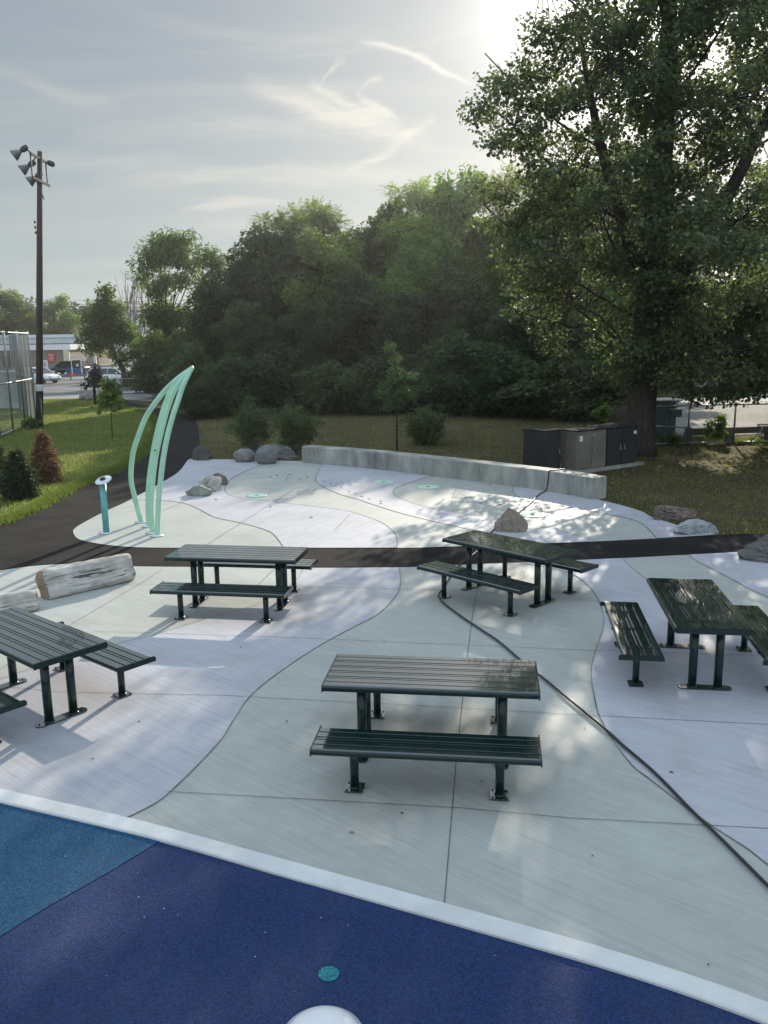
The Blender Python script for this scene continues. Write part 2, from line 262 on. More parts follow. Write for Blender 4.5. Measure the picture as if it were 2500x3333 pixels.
# ------------------------------------------------------------------ mesh building
class MB:
    def __init__(s): s.v = []; s.f = []; s.sm = []
    def add(s, vs, fs, smooth=False):
        o = len(s.v); s.v += [tuple(map(float, v)) for v in vs]; s.f += [tuple(i + o for i in f) for f in fs]; s.sm += [smooth] * len(fs); return s
    def box(s, c, d, rz=0.0, bev=0.0):
        x, y, z = d[0] / 2, d[1] / 2, d[2] / 2
        if bev <= 0:
            vs = [(i, j, k) for k in (-z, z) for (i, j) in ((-x, -y), (x, -y), (x, y), (-x, y))]
            fs = [(3, 2, 1, 0), (4, 5, 6, 7), (0, 1, 5, 4), (1, 2, 6, 5), (2, 3, 7, 6), (3, 0, 4, 7)]
        else:
            e = bev; vs = []; fs = []
            for (k, q) in ((-z, e), (-z + e, 0), (z - e, 0), (z, e)):
                X, Y = x - q, y - q; E_ = e
                vs += [(-X + E_, -Y, k), (X - E_, -Y, k), (X, -Y + E_, k), (X, Y - E_, k), (X - E_, Y, k), (-X + E_, Y, k), (-X, Y - E_, k), (-X, -Y + E_, k)]
            for r in range(3):
                for i in range(8): fs.append((r * 8 + i, r * 8 + (i + 1) % 8, r * 8 + 8 + (i + 1) % 8, r * 8 + 8 + i))
            fs.append(tuple(reversed(range(8)))); fs.append(tuple(range(24, 32)))
        ca, sa = math.cos(rz), math.sin(rz)
        return s.add([(c[0] + a * ca - bb * sa, c[1] + a * sa + bb * ca, c[2] + k) for a, bb, k in vs], fs)
    def tube(s, pts, rad, n=10, cap=True, smooth=True, sq=1.0):
        pts = [Vector(p) for p in pts]; rad = [rad] * len(pts) if isinstance(rad, (int, float)) else rad
        vs = []; up = None
        for i, p in enumerate(pts):
            d = (pts[min(i + 1, len(pts) - 1)] - pts[max(i - 1, 0)]).normalized()
            if up is None: up = Vector((0, 0, 1)) if abs(d.z) < .9 else Vector((1, 0, 0))
            a = d.cross(up).normalized(); bb = a.cross(d).normalized(); up = bb
            vs += [p + (a * math.cos(2 * PI * k / n) + bb * math.sin(2 * PI * k / n) * sq) * rad[i] for k in range(n)]
        fs = [(i * n + k, i * n + (k + 1) % n, i * n + n + (k + 1) % n, i * n + n + k) for i in range(len(pts) - 1) for k in range(n)]
        if cap: fs += [tuple(reversed(range(n))), tuple(range((len(pts) - 1) * n, len(pts) * n))]
        return s.add(vs, fs, smooth)
    def lathe(s, prof, n=24, c=(0, 0, 0), axis=None, smooth=True):
        q = Vector((0, 0, 1)).rotation_difference(Vector(axis or (0, 0, 1)))
        vs = [Vector(c) + q @ Vector((r * math.cos(2 * PI * k / n), r * math.sin(2 * PI * k / n), z)) for r, z in prof for k in range(n)]
        fs = [(i * n + k, i * n + (k + 1) % n, i * n + n + (k + 1) % n, i * n + n + k) for i in range(len(prof) - 1) for k in range(n)]
        fs += [tuple(reversed(range(n))), tuple(range((len(prof) - 1) * n, len(prof) * n))]
        return s.add(vs, fs, smooth)
    def prism(s, poly, x0, x1):     # profile in (y, z), extruded along x
        n = len(poly); vs = [(x0, y, z) for y, z in poly] + [(x1, y, z) for y, z in poly]
        return s.add(vs, [(i, (i + 1) % n, n + (i + 1) % n, n + i) for i in range(n)] + [tuple(reversed(range(n))), tuple(range(n, 2 * n))])
    def slab(s, poly, z0, z1):      # outline in (x, y)
        n = len(poly); vs = [(x, y, z0) for x, y in poly] + [(x, y, z1) for x, y in poly]
        return s.add(vs, [(i, (i + 1) % n, n + (i + 1) % n, n + i) for i in range(n)] + [tuple(reversed(range(n))), tuple(range(n, 2 * n))])
    def sheet(s, poly, z):
        tr = tessellate_polygon([[Vector((x, y, 0)) for x, y in poly]])
        o = []
        for a, bb, c in tr:
            A, B_, C = poly[a], poly[bb], poly[c]
            o.append((a, bb, c) if (B_[0] - A[0]) * (C[1] - A[1]) - (B_[1] - A[1]) * (C[0] - A[0]) > 0 else (a, c, bb))
        return s.add([(x, y, z) for x, y in poly], o)
    def strip(s, pts, w, z):
        pts = [Vector((p[0], p[1], 0)) for p in pts]; vs = []
        for i, p in enumerate(pts):
            d = (pts[min(i + 1, len(pts) - 1)] - pts[max(i - 1, 0)]).normalized(); nrm = Vector((-d.y, d.x, 0)) * w / 2
            vs += [(p.x - nrm.x, p.y - nrm.y, z), (p.x + nrm.x, p.y + nrm.y, z)]
        return s.add(vs, [(2 * i, 2 * i + 2, 2 * i + 3, 2 * i + 1) for i in range(len(pts) - 1)])
    def build(s, name, m, parent=None, loc=None):
        me = bpy.data.meshes.new(name); me.from_pydata(s.v, [], s.f); me.materials.append(m)
        me.polygons.foreach_set('use_smooth', s.sm); me.update()
        o = bpy.data.objects.new(name, me); COL.objects.link(o)
        if parent: o.parent = parent
        if loc is not None: o.location = loc
        return o
def np_obj(name, V, Fc, m, parent=None, smooth=False):
    me = bpy.data.meshes.new(name); n, k = Fc.shape
    me.vertices.add(len(V)); me.vertices.foreach_set('co', V.astype(np.float32).ravel())
    me.loops.add(n * k); me.loops.foreach_set('vertex_index', Fc.astype(np.int32).ravel())
    me.polygons.add(n); me.polygons.foreach_set('loop_start', np.arange(0, n * k, k, dtype=np.int32))
    me.polygons.foreach_set('use_smooth', np.full(n, smooth)); me.materials.append(m); me.update(calc_edges=True)
    o = bpy.data.objects.new(name, me); COL.objects.link(o)
    if parent: o.parent = parent
    return o
def tag(o, label, cat, group=None):
    o['label'] = label; o['category'] = cat
    if group: o['group'] = group
    return o
def thing(name, label, cat, loc=(0, 0, 0), rz=0.0, group=None):
    o = bpy.data.objects.new(name, None); COL.objects.link(o); o.location = tuple(float(c) for c in loc); o.rotation_euler = (0, 0, rz); o.empty_display_size = .2
    return tag(o, label, cat, group)
def copy_tree(o, parent=None):
    c = o.copy(); COL.objects.link(c)
    if parent: c.parent = parent
    for ch in list(o.children): copy_tree(ch, c)
    return c
def structure(o): o['kind'] = 'structure'; return o
def smooth_pts(pts, k=6, closed=False):
    P_ = [np.array(p, float) for p in pts]; o = []; n = len(P_)
    for i in range(n if closed else n - 1):
        p0, p1, p2, p3 = (P_[(i - 1) % n], P_[i], P_[(i + 1) % n], P_[(i + 2) % n]) if closed else (P_[max(i - 1, 0)], P_[i], P_[i + 1], P_[min(i + 2, n - 1)])
        for j in range(k):
            t = j / k; o.append(.5 * (2 * p1 + (p2 - p0) * t + (2 * p0 - 5 * p1 + 4 * p2 - p3) * t * t + (3 * p1 - p0 - 3 * p2 + p3) * t ** 3))
    if not closed: o.append(P_[-1])
    return [tuple(p) for p in o]
def S(pts, k=6): return smooth_pts(GP(pts), k)
# ------------------------------------------------------------------ ground, paths and paving
st = structure
st(MB().sheet([(-900, -60), (900, -60), (900, 1500), (-900, 1500)], -.03).build('ground', M_['dry']))
LE = [(215, 866), (252, 872), (281, 881), (310, 888), (333, 899), (346, 919), (341, 945), (324, 972), (302, 990), (280, 1003), (246, 1022), (210, 1036), (168, 1053), (120, 1080), (70, 1106), (0, 1133), (-120, 1172), (-330, 1230)]
RE = [(431, 960), (429, 930), (424, 910), (406, 899), (378, 888), (339, 879), (300, 872), (262, 864), (235, 859)]
PLU = [(-330, 1290), (-150, 1256), (0, 1232), (90, 1221), (169, 1218.5), (281, 1223), (480, 1225), (700, 1227), (880, 1225), (960, 1221), (1250, 1210), (1450, 1200), (1600, 1192), (1800, 1176)]
left_edge = S(LE) + [(-13.5, 13.0)]
lawn_l = left_edge + [(-45, 11)] + GP([(-2600, 800)]) + GP([(-100, 862), (100, 862), (180, 860)])
st(MB().sheet(lawn_l, -.018).build('lawn', M_['lawn']))
BANDU = [(1900, 1141), (1660, 1150), (1560, 1154), (1502, 1156), (1418, 1159)]
PLX = [(-13.5, 11.5)] + S(PLU) + [(16, 13.1)]
asph = left_edge + PLX + [(16, 15.0)] + S(BANDU) + GP([(1250, 1160), (900, 1168), (420, 1165), (230, 1150), (225, 1125), (300, 1092), (368, 1050), (401, 1021), (415, 998)]) + S(RE)
st(MB().sheet(asph, -.008).build('path', M_['asphalt']))
# far side of the lawn: pavement, street, forecourt; car park on the right
st(MB().sheet(GP([(-900, 874), (-100, 866), (215, 860), (330, 866), (420, 858), (420, 850), (200, 851), (-100, 856), (-900, 862)]), -.008).build('pavement', M_['lot']))
st(MB().sheet(GP([(-1400, 866), (-900, 860), (-100, 855), (200, 850), (430, 848), (600, 838), (600, 800), (330, 806), (100, 812), (-200, 818), (-1400, 830)]), -.012).build('road', M_['street']))
st(MB().sheet(GP([(-1400, 830), (-200, 818), (100, 812), (330, 806), (480, 802), (480, 772), (0, 778), (-1400, 790)]), -.004).build('forecourt', M_['lot']))
st(MB().sheet(GP([(1380, 930), (1487, 943), (1660, 936), (2200, 912), (2200, 826), (1660, 850), (1380, 868)]), -.004).build('car_park', M_['lot']))
# splash pad
PADL = [(415, 991), (406, 994), (386, 1019), (350, 1042), (280, 1080), (224, 1106), (182, 1128), (163, 1140), (158, 1149), (168, 1163), (196, 1171), (241, 1178), (302, 1182), (397, 1183), (620, 1183.5), (870, 1183), (950, 1181), (1250, 1171), (1500, 1158), (1545, 1154)]
PADT = [(1545, 1154), (1502, 1148), (1455, 1132), (1408, 1117), (1384, 1104), (1333, 1089), (1291, 1079), (1262, 1071), (1110, 1046), (964, 1026), (796, 1007), (670, 997), (560, 994), (415, 991)]
padt = S(PADT); padl = S(PADL); pad = padl + padt[1:-1]
st(MB().sheet(pad, 0).build('splash_pad', M_['pg']))
JA = [(280, 1080), (348, 1081), (396, 1087), (428, 1099), (460, 1116), (492, 1124), (521, 1130), (556, 1139), (585, 1150), (601, 1166), (613, 1183.4)]
JB = [(590, 995.5), (569, 1003), (537, 1015), (505, 1031), (489, 1047), (485, 1057), (492, 1067), (517, 1076), (556, 1081), (604, 1086), (652, 1091), (700, 1097), (754, 1105), (796, 1118), (828, 1131), (850, 1150), (858, 1166), (857, 1183)]
JC = [(698, 1000), (696, 1005), (687, 1019), (682, 1035), (687, 1044), (709, 1057), (735, 1068), (780, 1081), (812, 1092), (863, 1108), (930, 1125), (1010, 1143), (1060, 1155), (1110, 1176)]
JD = [(950, 1024), (928, 1029), (888, 1042), (858, 1053), (849, 1063), (858, 1074), (886, 1085), (930, 1098), (1000, 1110), (1060, 1120), (1110, 1128), (1178, 1140), (1226, 1151), (1271, 1164), (1282, 1169)]
JE = [(1108, 1046), (1108, 1051), (1110, 1065), (1121, 1075), (1146, 1084), (1171, 1088), (1231, 1096), (1299, 1108), (1367, 1123), (1394, 1137), (1418, 1162)]
ja, jb, jc, jd, je = map(S, (JA, JB, JC, JD, JE))
def near(poly, p): return min(range(len(poly)), key=lambda i: (poly[i][0] - p[0]) ** 2 + (poly[i][1] - p[1]) ** 2)
def seg(poly, p, q):
    i, j = near(poly, p), near(poly, q); return poly[i:j + 1] if i <= j else list(reversed(poly[j:i + 1]))
zl = MB()
zl.sheet(ja + seg(padl, ja[-1], jb[-1])[1:-1] + list(reversed(jb)) + seg(padt, jb[0], padt[-1])[1:] + seg(padl, padl[0], ja[0])[1:-1], .004)
zl.sheet(jc + seg(padl, jc[-1], jd[-1])[1:-1] + list(reversed(jd)) + seg(padt, jd[0], jc[0])[1:-1], .004)
zl.sheet(je + seg(padl, je[-1], padl[-1])[1:] + seg(padt, padt[0], je[0])[1:-1], .004)
st(zl.build('lavender_pad_paving', M_['pl']))
jj = MB()
for j in (ja, jb, jc, jd, je): jj.strip(j, .013, .008)
for p, q in (((444, 1179), (639, 1054)), ((722, 1147), (757, 1111)), ((975, 1082), (984, 1058)), ((345, 1106), (420, 1073)), ((1163, 1085), (1173, 1110))): jj.strip(GP([p, q]), .009, .0085)
st(jj.build('pad_joint_lines', M_['joint']))
# plaza
KT = [(-300, 1632), (-120, 1677), (0, 1708), (266, 1768), (430, 1811), (597, 1857), (817, 1917), (959, 1956), (1279, 2046), (1490, 2112), (1659, 2172), (1850, 2245)]
KB = [(-300, 1660), (-120, 1705), (0, 1737), (335, 1817), (597, 1892), (715, 1925), (1143, 2047), (1420, 2131), (1659, 2218), (1850, 2292)]
kt = [(-13, 9.5), (-8, 8.35)] + S(KT) + [(4.6, 2.45), (9.5, -.8)]; kb = [(-13, 9.25), (-8, 8.1)] + S(KB) + [(4.6, 2.15), (9.5, -1.1)]; plu = PLX
plaza = plu + [(16, 4), (12, 0)] + list(reversed(kt))
st(MB().sheet(plaza, 0).build('plaza', M_['cg']))
P0 = [(-330, 1588), (-120, 1508), (0, 1468), (66, 1446), (200, 1408), (266, 1388), (324, 1374), (371, 1360), (467, 1331), (539, 1312), (582, 1292), (625, 1266), (648, 1244), (655, 1227)]
P1 = [(862, 1226), (865, 1250), (862, 1275), (845, 1300), (815, 1328), (770, 1352), (690, 1395), (600, 1455), (540, 1505), (505, 1555), (480, 1595), (440, 1640), (390, 1690), (340, 1733), (270, 1769)]
P2 = [(1120, 1216), (1190, 1227), (1239, 1242), (1273, 1268), (1292, 1295), (1302, 1323), (1304, 1351), (1295, 1382), (1284, 1413), (1278, 1441), (1278, 1469), (1283, 1500), (1293, 1542), (1319, 1591), (1363, 1651), (1397, 1679), (1431, 1705), (1485, 1747), (1540, 1786), (1613, 1833), (1659, 1869), (1850, 2010)]
P3 = [(1345, 1206), (1360, 1223), (1379, 1238), (1396, 1251), (1450, 1282), (1540, 1318), (1659, 1352), (1900, 1410)]
P4 = [(1488, 1198), (1508, 1214), (1556, 1238), (1595, 1259), (1659, 1290), (1900, 1380)]
q0, q1, q2, q3, q4 = map(S, (P0, P1, P2, P3, P4)); q0 = [(-13, 9.9), (-8, 8.75)] + q0; q2 += [(4.6, 3.4), (8, 1.3)]; q3 += [(9, 7.6), (14, 5)]; q4 += [(10, 7.9), (14.5, 6)]
zp = MB()
zp.sheet(q0 + seg(plu, q0[-1], q1[0])[1:-1] + q1 + seg(kt, q1[-1], kt[0])[1:], .004)
zp.sheet(q2 + list(reversed(q3)) + seg(plu, q3[0], q2[0])[1:-1], .004)
zp.sheet(q4 + [(15.5, 9)] + seg(plu, plu[-1], q4[0])[:-1], .004)
st(zp.build('lavender_plaza_paving', M_['cl']))
jj = MB()
for j in (q0, q1, q2, q3, q4): jj.strip(j, .011, .008)
st(jj.build('plaza_joint_lines', mat('sandy_joint', (.27, .255, .22), .9, var=.35, vscale=3)))
jj = MB()
for pl in ([(1040, 1220), (1020, 1335), (1008, 1430), (985, 1650), (960, 1953)], [(0, 1483), (130, 1496), (480, 1503), (650, 1512), (1000, 1530), (1228, 1544), (1659, 1566), (1900, 1578)], [(361, 1711), (650, 1727), (1000, 1747), (1228, 1768), (1659, 1791), (1900, 1804)],
           [(202, 1364), (597, 1377), (1097, 1398), (1261, 1405), (1450, 1411), (1659, 1418)], [(-40, 1472), (160, 1345), (300, 1263), (352, 1229)], [(597, 1226), (540, 1280)], [(30, 1268), (250, 1262), (640, 1268), (1000, 1276), (1300, 1300)]):
    jj.strip(GP(pl), .0055, .0085)
st(jj.build('saw_cut_lines', M_['saw']))
# kerb: a solid band a little proud of both sides
kk = MB(); n = min(len(kt), len(kb))
rs = lambda pl, k: [tuple(np.array(pl[int(f)]) * (1 - f % 1) + np.array(pl[min(int(f) + 1, len(pl) - 1)]) * (f % 1)) for f in np.linspace(0, len(pl) - 1.0001, k)]
xs = np.linspace(-12.8, 9.3, 130)
def atx(pl, x):
    a = np.array(pl); o = np.argsort(a[:, 0]); return float(np.interp(x, a[o, 0], a[o, 1]))
vs = []
for x in xs:
    yt, yb = atx(kt, x), atx(kb, x)
    vs += [(x, yt, -.02), (x, yt - .002, .022), (x, yt - .012, .03), (x, yb + .012, .03), (x, yb, .02), (x, yb, -.02)]
fs = [(i * 6 + k, i * 6 + k + 1, i * 6 + 7 + k, i * 6 + 6 + k) for i in range(len(xs) - 1) for k in range(5)]
st(kk.add(vs, fs).build('kerb', M_['kerb']))
low = [(float(x), atx(kb, x)) for x in np.linspace(-12.8, 9.3, 130)]
st(MB().sheet(low + [(9.3, -7), (-12.8, -7)], .004).build('rubber_ground', M_['r_blue']))
tb = S([(345, 1819), (250, 1877), (198, 1907), (90, 1969), (0, 2026), (-200, 2160)]) + [(-5.5, 1.6), (-9, -1.0)]
st(MB().sheet([p for p in low if p[0] < tb[0][0] and p[0] > -9.0] + tb, .009).build('teal_rubber_ground', M_['r_teal']))
c = G(710, 2103, .009)
st(MB().sheet([(c[0] + .062 * math.cos(a), c[1] + .062 * math.sin(a)) for a in np.linspace(0, 2 * PI, 28)[:-1]], .009).build('round_rubber_ground', M_['r_spot']))

# ------------------------------------------------------------------ grass blades
def in_poly(px, py, poly):
    a = np.array(poly); ins = np.zeros(len(px), bool); j = len(a) - 1
    for i in range(len(a)):
        c_ = ((a[i, 1] > py) != (a[j, 1] > py)) & (px < (a[j, 0] - a[i, 0]) * (py - a[i, 1]) / (a[j, 1] - a[i, 1] + 1e-12) + a[i, 0]); ins ^= c_; j = i
    return ins
def blades(name, X, Y, h0, h1, w, m, seed, z=-.03):
    g = np.random.default_rng(seed); n = len(X); an = g.uniform(0, 2 * PI, n); h = g.uniform(h0, h1, n); ln = g.uniform(.2, .9, n) * h
    dx, dy = np.cos(an), np.sin(an); a2 = g.uniform(0, 2 * PI, n); w_ = w * g.uniform(.6, 1.4, n)
    V = np.empty((n, 3, 3)); V[:, 0] = np.c_[X - dx * w_, Y - dy * w_, np.full(n, z)]; V[:, 1] = np.c_[X + dx * w_, Y + dy * w_, np.full(n, z)]
    V[:, 2] = np.c_[X + np.cos(a2) * ln, Y + np.sin(a2) * ln, z + h]
    o = np_obj(name, V.reshape(-1, 3), np.arange(3 * n).reshape(-1, 3), m); o['kind'] = 'stuff'; return o
g = np.random.default_rng(3)
def scatter(poly, n, x0, x1, y0, y1, clump=.8):
    X = g.uniform(x0, x1, n); Y = y0 + (y1 - y0) * g.uniform(0, 1, n) ** 1.35; k = in_poly(X, Y, poly)
    ph = np.sin(X * 1.7 + np.sin(Y * 1.1) * 2) * np.sin(Y * 1.3 + np.sin(X * .9) * 2)
    k &= g.uniform(0, 1, n) < (1 - clump) + clump * (.5 + .5 * ph); return X[k], Y[k]
X, Y = scatter(lawn_l, 330000, -26, -2, 15, 62, .45); blades('lawn_grass', X, Y, .03, .10, .014, M_['blade'], 1)
le = np.array(left_edge); idx = g.integers(0, len(le) - 1, 60000); f = g.uniform(0, 1, (60000, 1)); pe = le[idx] * (1 - f) + le[idx + 1] * f + g.normal(0, .11, (60000, 2)) + np.array([-.16, .1])
blades('path_edge_grass', pe[:, 0], pe[:, 1], .04, .13, .012, M_['blade'], 2)
right_l = padt[::-1][3:-1] + S(BANDU)[::-1][8:] + [(26, 12), (26, 48), (-12, 48)] + S(RE)[:14][::-1]
X, Y = scatter(right_l, 260000, -9, 22, 14, 48, .75); blades('dry_lawn_grass', X, Y, .02, .07, .015, M_['bladed'], 5)
k = np.array([x + .3 * y > 17.2 for x, y in zip(X, Y)])
X, Y = scatter([(9.5, 31.8), (22, 29), (22, 24.5), (16.2, 25.0), (11.2, 30.2)], 60000, 9, 22, 24, 32, .2); blades('verge_grass', X, Y, .04, .10, .016, M_['blade'], 8)
# ------------------------------------------------------------------ picnic tables and benches
def planks(mb, W_, nwide, ez, edge, wide, strip_, gap, Ln, z):
    pr = lambda y0, y1, z0, z1, c0, c1: [(y0 + c0 * .3, z0), (y1 - c1 * .3, z0), (y1, z0 + .012), (y1, z1 - c1), (y1 - c1 * .35, z1 - c1 * .3), (y1 - c1, z1), (y0 + c0, z1), (y0 + c0 * .35, z1 - c0 * .3), (y0, z1 - c0), (y0, z0 + .012)]
    y = -W_ / 2; h = Ln / 2 - .014
    mb.prism(pr(y, y + edge, z - ez, z, .022, .003), -h, h); y += edge + gap
    for i in range(nwide):
        mb.prism(pr(y, y + wide, z - .022, z, .003, .003), -h, h); y += wide + gap
        if i < nwide - 1: mb.prism(pr(y, y + strip_, z - .022, z - .001, .002, .002), -h, h); y += strip_ + gap
    mb.prism(pr(y, y + edge, z - ez, z, .003, .022), -h, h)
    for x in (-Ln * .33, 0, Ln * .33): mb.box((x, 0, z - .034), (.05, W_ - .06, .022))
    return mb
def pipe(mb, x, y, r, z0, z1):
    mb.lathe([(r, z0), (r, z1)], 20, (x, y, 0)); mb.lathe([(r + .009, z0), (r + .006, z0 + .006), (r, z0 + .012)], 20, (x, y, 0)); return mb
def rounded(w, d, r, n=5):
    return [(sx * (w / 2 - r) + r * math.cos(a), sy * (d / 2 - r) + r * math.sin(a)) for sx, sy, a0 in ((1, 1, 0), (-1, 1, PI / 2), (-1, -1, PI), (1, -1, 1.5 * PI)) for a in np.linspace(a0, a0 + PI / 2, n)]
def plate(root, x, y, w, d, r, holes):
    p = MB().slab([(x + a, y + b_) for a, b_ in rounded(w, d, r)], .002, .015).build('base_plate', M_['top'], root)
    for hx, hy in holes: MB().lathe([(.0085, .0155), (.0085, .021), (.006, .0235)], 8, (x + hx, y + hy, 0)).build('bolt', M_['bolt'], p)
def sides(o):      # slat tops are glossy, their edges plain
    o.data.materials.append(M_['green'])
    for p in o.data.polygons: p.material_index = 0 if p.normal.z > .8 else 1
def make_table():
    t = thing('picnic_table', 'x', 'table', group='dark green picnic tables on the plaza')
    planks(MB(), .7645, 5, .056, .09, .079, .0265, .0098, 1.8557, .764).build('tabletop', M_['top'], t)
    sides(t.children[0])
    for s_ in (-1, 1): MB().prism([(-.384, .702), (.384, .702), (.384, .742), (.364, .7625), (-.364, .7625), (-.384, .742)], s_ * (1.8557 / 2 - .006) - .006, s_ * (1.8557 / 2 - .006) + .006).build('end_bar', M_['green'], t)
    for sx in (-1, 1):
        for sy in (-1, 1): pipe(MB(), sx * .62, sy * .13, .044, .0155, .74).build('post', M_['green'], t)
        plate(t, sx * .62, 0, .12, .54, .045, ((0, -.235), (0, .235)))
    return t
def make_bench():
    t = thing('picnic_bench', 'x', 'bench', group='dark green backless benches beside the picnic tables')
    planks(MB(), .457, 2, .052, .0895, .0795, .0265, .0133, 1.8429, .451).build('seat', M_['top'], t)
    sides(t.children[0])
    for s_ in (-1, 1): MB().prism([(-.23, .392), (.23, .392), (.23, .430), (.210, .4495), (-.210, .4495), (-.23, .430)], s_ * (1.8429 / 2 - .006) - .006, s_ * (1.8429 / 2 - .006) + .006).build('end_bar', M_['green'], t)
    for sx in (-1, 1):
        pipe(MB(), sx * .599, 0, .037, .0155, .43).build('post', M_['green'], t)
        plate(t, sx * .599, 0, .155, .155, .014, ((-.057, -.057), (.057, -.057), (.057, .057), (-.057, .057)))
    return t
T0, B0 = make_table(), make_bench(); first = True
TABS = [((.408, 7.144, -.129), 'dark green slatted picnic table nearest the blue rubber surface, its left half shining', ('front bench of the middle table, long dark green seat nearest the white kerb', 'rear bench mostly hidden behind the middle picnic table')),
        ((3.458, 9.092, -1.716 + PI), 'dark green picnic table at the right edge, seen from its short end', ('short-end-on slatted bench left of the right-hand picnic table', 'bench cut off by the right edge of the picture')),
        ((1.777, 11.932, -.804), 'dark green picnic table set diagonally in front of the reddish boulder', ('bench on the near side of the diagonal table, hose curling round its foot', 'bench on the far side of the diagonal table beside the asphalt path')),
        ((-2.065, 11.673, -.164), 'dark green picnic table just right of the driftwood log', ('bench on the near side of the table beside the log', 'bench half hidden behind the table beside the log')),
        ((-3.725, 8.366, -.705), 'dark green picnic table cut off by the left edge of the picture', ('bench at the near side of the left table, only its corner in view', 'bench on the far side of the left table with long even slats'))]
for (x, y, a), lab, bl in TABS:
    t = T0 if first else copy_tree(T0); t.location = (x, y, .004); t.rotation_euler = (0, 0, a); t['label'] = lab
    sg = -1
    for i, s_ in enumerate((-1, 1)):
        bb = B0 if first else copy_tree(B0); first = False
        k = s_ if a < 1 else -s_
        yy = k * .7069
        bb.location = (x - yy * math.sin(a), y + yy * math.cos(a), .004); bb.rotation_euler = (0, 0, a); bb['label'] = bl[i]
# ------------------------------------------------------------------ boulders
def vn(p, s):   # cheap smooth value noise on points (n,3)
    o = np.zeros(len(p)); g_ = np.random.default_rng(s)
    for k in range(9):
        d = g_.normal(0, 1, 3); d /= np.linalg.norm(d); f_ = g_.uniform(.8, 4.5); o += np.sin(p @ d * f_ + g_.uniform(0, 6)) / (1 + f_ * .55)
    return o
def boulder(label, px0, px1, ytop, ybase, m, seed, rough=.16, depth=.8, lean=0.0, facet=.35, sq=1.0, rz=0.0, zc=.24, peak=0.0, flatf=False, layers=0.0):
    c_ = G((px0 + px1) / 2, ybase); w = abs(G(px1, ybase)[0] - G(px0, ybase)[0]); dep = w * depth
    y = c_[1] + dep * .42; hh = (at((px0 + px1) / 2, ytop, y)[2] + .02)
    import bmesh
    bm = bmesh.new(); bmesh.ops.create_icosphere(bm, subdivisions=5, radius=1); p = np.array([v.co[:] for v in bm.verts]); g_ = np.random.default_rng(seed)
    npl = 26 if flatf else 14; pl = g_.normal(0, 1, (npl, 3)); pl /= np.linalg.norm(pl, axis=1)[:, None]; off = g_.uniform(.66, .93, npl)
    r = 1 + rough * vn(p, seed) * .6 + rough * .42 * vn(p * 3.2, seed + 1) + rough * .26 * vn(p * 8, seed + 2) + rough * .15 * vn(p * 18, seed + 3)
    q = p * r[:, None]
    for n_, o_ in zip(pl, off):     # broken faces
        d = q @ n_ - o_; k = d > 0; q[k] -= np.outer(d[k] * facet * 2 if facet < .5 else d[k], n_)
    if flatf: q *= (1 + .030 * vn(p * 7, seed + 7) + .020 * vn(p * 17, seed + 8))[:, None]
    if layers:
        la = q @ np.array([.42, .15, .9]); q *= (1 + layers * np.tanh(3 * np.sin(la * 15 + .8 * vn(p * 2, seed + 9))))[:, None]
    q = np.sign(q) * np.abs(q) ** sq
    q /= np.abs(q).max(0)
    k_ = 1 - peak * np.clip(q[:, 2], 0, 1); q[:, :2] *= k_[:, None]
    q[:, 0] += lean * q[:, 2]
    q = q * np.array([w / 2, dep / 2, hh * (1 - zc)]) + np.array([0, 0, hh * zc])
    if rz: q[:, :2] = q[:, :2] @ np.array([[math.cos(rz), math.sin(rz)], [-math.sin(rz), math.cos(rz)]])
    for v, c2 in zip(bm.verts, q): v.co = c2
    me = bpy.data.meshes.new('boulder'); bm.to_mesh(me); bm.free(); me.materials.append(m); me.polygons.foreach_set('use_smooth', [not flatf] * len(me.polygons))
    o = bpy.data.objects.new('boulder', me); COL.objects.link(o); o.location = (c_[0], y, -.01); return tag(o, label, 'rock')
rk = dict(dark=rockmat('dark_rock', (.13, .13, .12), (.045, .045, .045)), grey=rockmat('grey_granite', (.27, .26, .25), (.12, .115, .11)), blue=rockmat('blue_grey_rock', (.22, .225, .225), (.115, .12, .125), 9),
          strat=rockmat('banded_rock', (.24, .235, .225), (.075, .075, .08), 4, (1, 1, 5), (0, .5, 0)), brown=rockmat('brown_rock', (.24, .20, .16), (.11, .09, .075)), pale=rockmat('white_quartz', (.58, .56, .52), (.30, .26, .23), 4),
          sage=rockmat('sage_rock', (.30, .31, .27), (.17, .18, .155), 7), red=rockmat('reddish_rock', (.31, .255, .21), (.18, .145, .12), 7), redd=rockmat('red_brown_rock', (.25, .185, .155), (.075, .062, .055), 7), slab=rockmat('pale_grey_slab', (.43, .45, .46), (.21, .225, .235), 5))
boulder('dark jagged boulder at the pad corner beside the asphalt path', 408, 456, 961, 995, rk['dark'], 11, .2, .8, .05, .5, peak=.3, flatf=True)
boulder('rounded brown-grey boulder, leftmost of the trio behind the pad', 502, 552, 969, 999, rk['grey'], 12, .10, .8, 0, .2, zc=.38)
boulder('dark striped slab leaning behind the round blue-grey boulder', 566, 640, 957, 992, rk['strat'], 14, .16, .6, -.25, .5, flatf=True)
boulder('smooth round blue-grey boulder, middle of the trio behind the pad', 549, 602, 961, 1003, rk['blue'], 13, .05, .85, 0, .15, zc=.42)
boulder('brown rounded boulder behind the white boulder on the pad', 447, 490, 1022, 1049, rk['brown'], 15, .10, .8, zc=.36)
boulder('white lumpy quartz boulder on the pad', 426, 481, 1026, 1062, rk['pale'], 16, .13, .8, zc=.36, flatf=True)
boulder('low sage grey boulder in front of the white boulder', 397, 463, 1048, 1073, rk['sage'], 17, .13, .7, 0, .5, flatf=True)
boulder('reddish peaked boulder standing alone at the pad front', 1070, 1148, 1098, 1151, rk['red'], 26, .10, .8, -.06, .3, zc=.18, peak=.16, flatf=True)
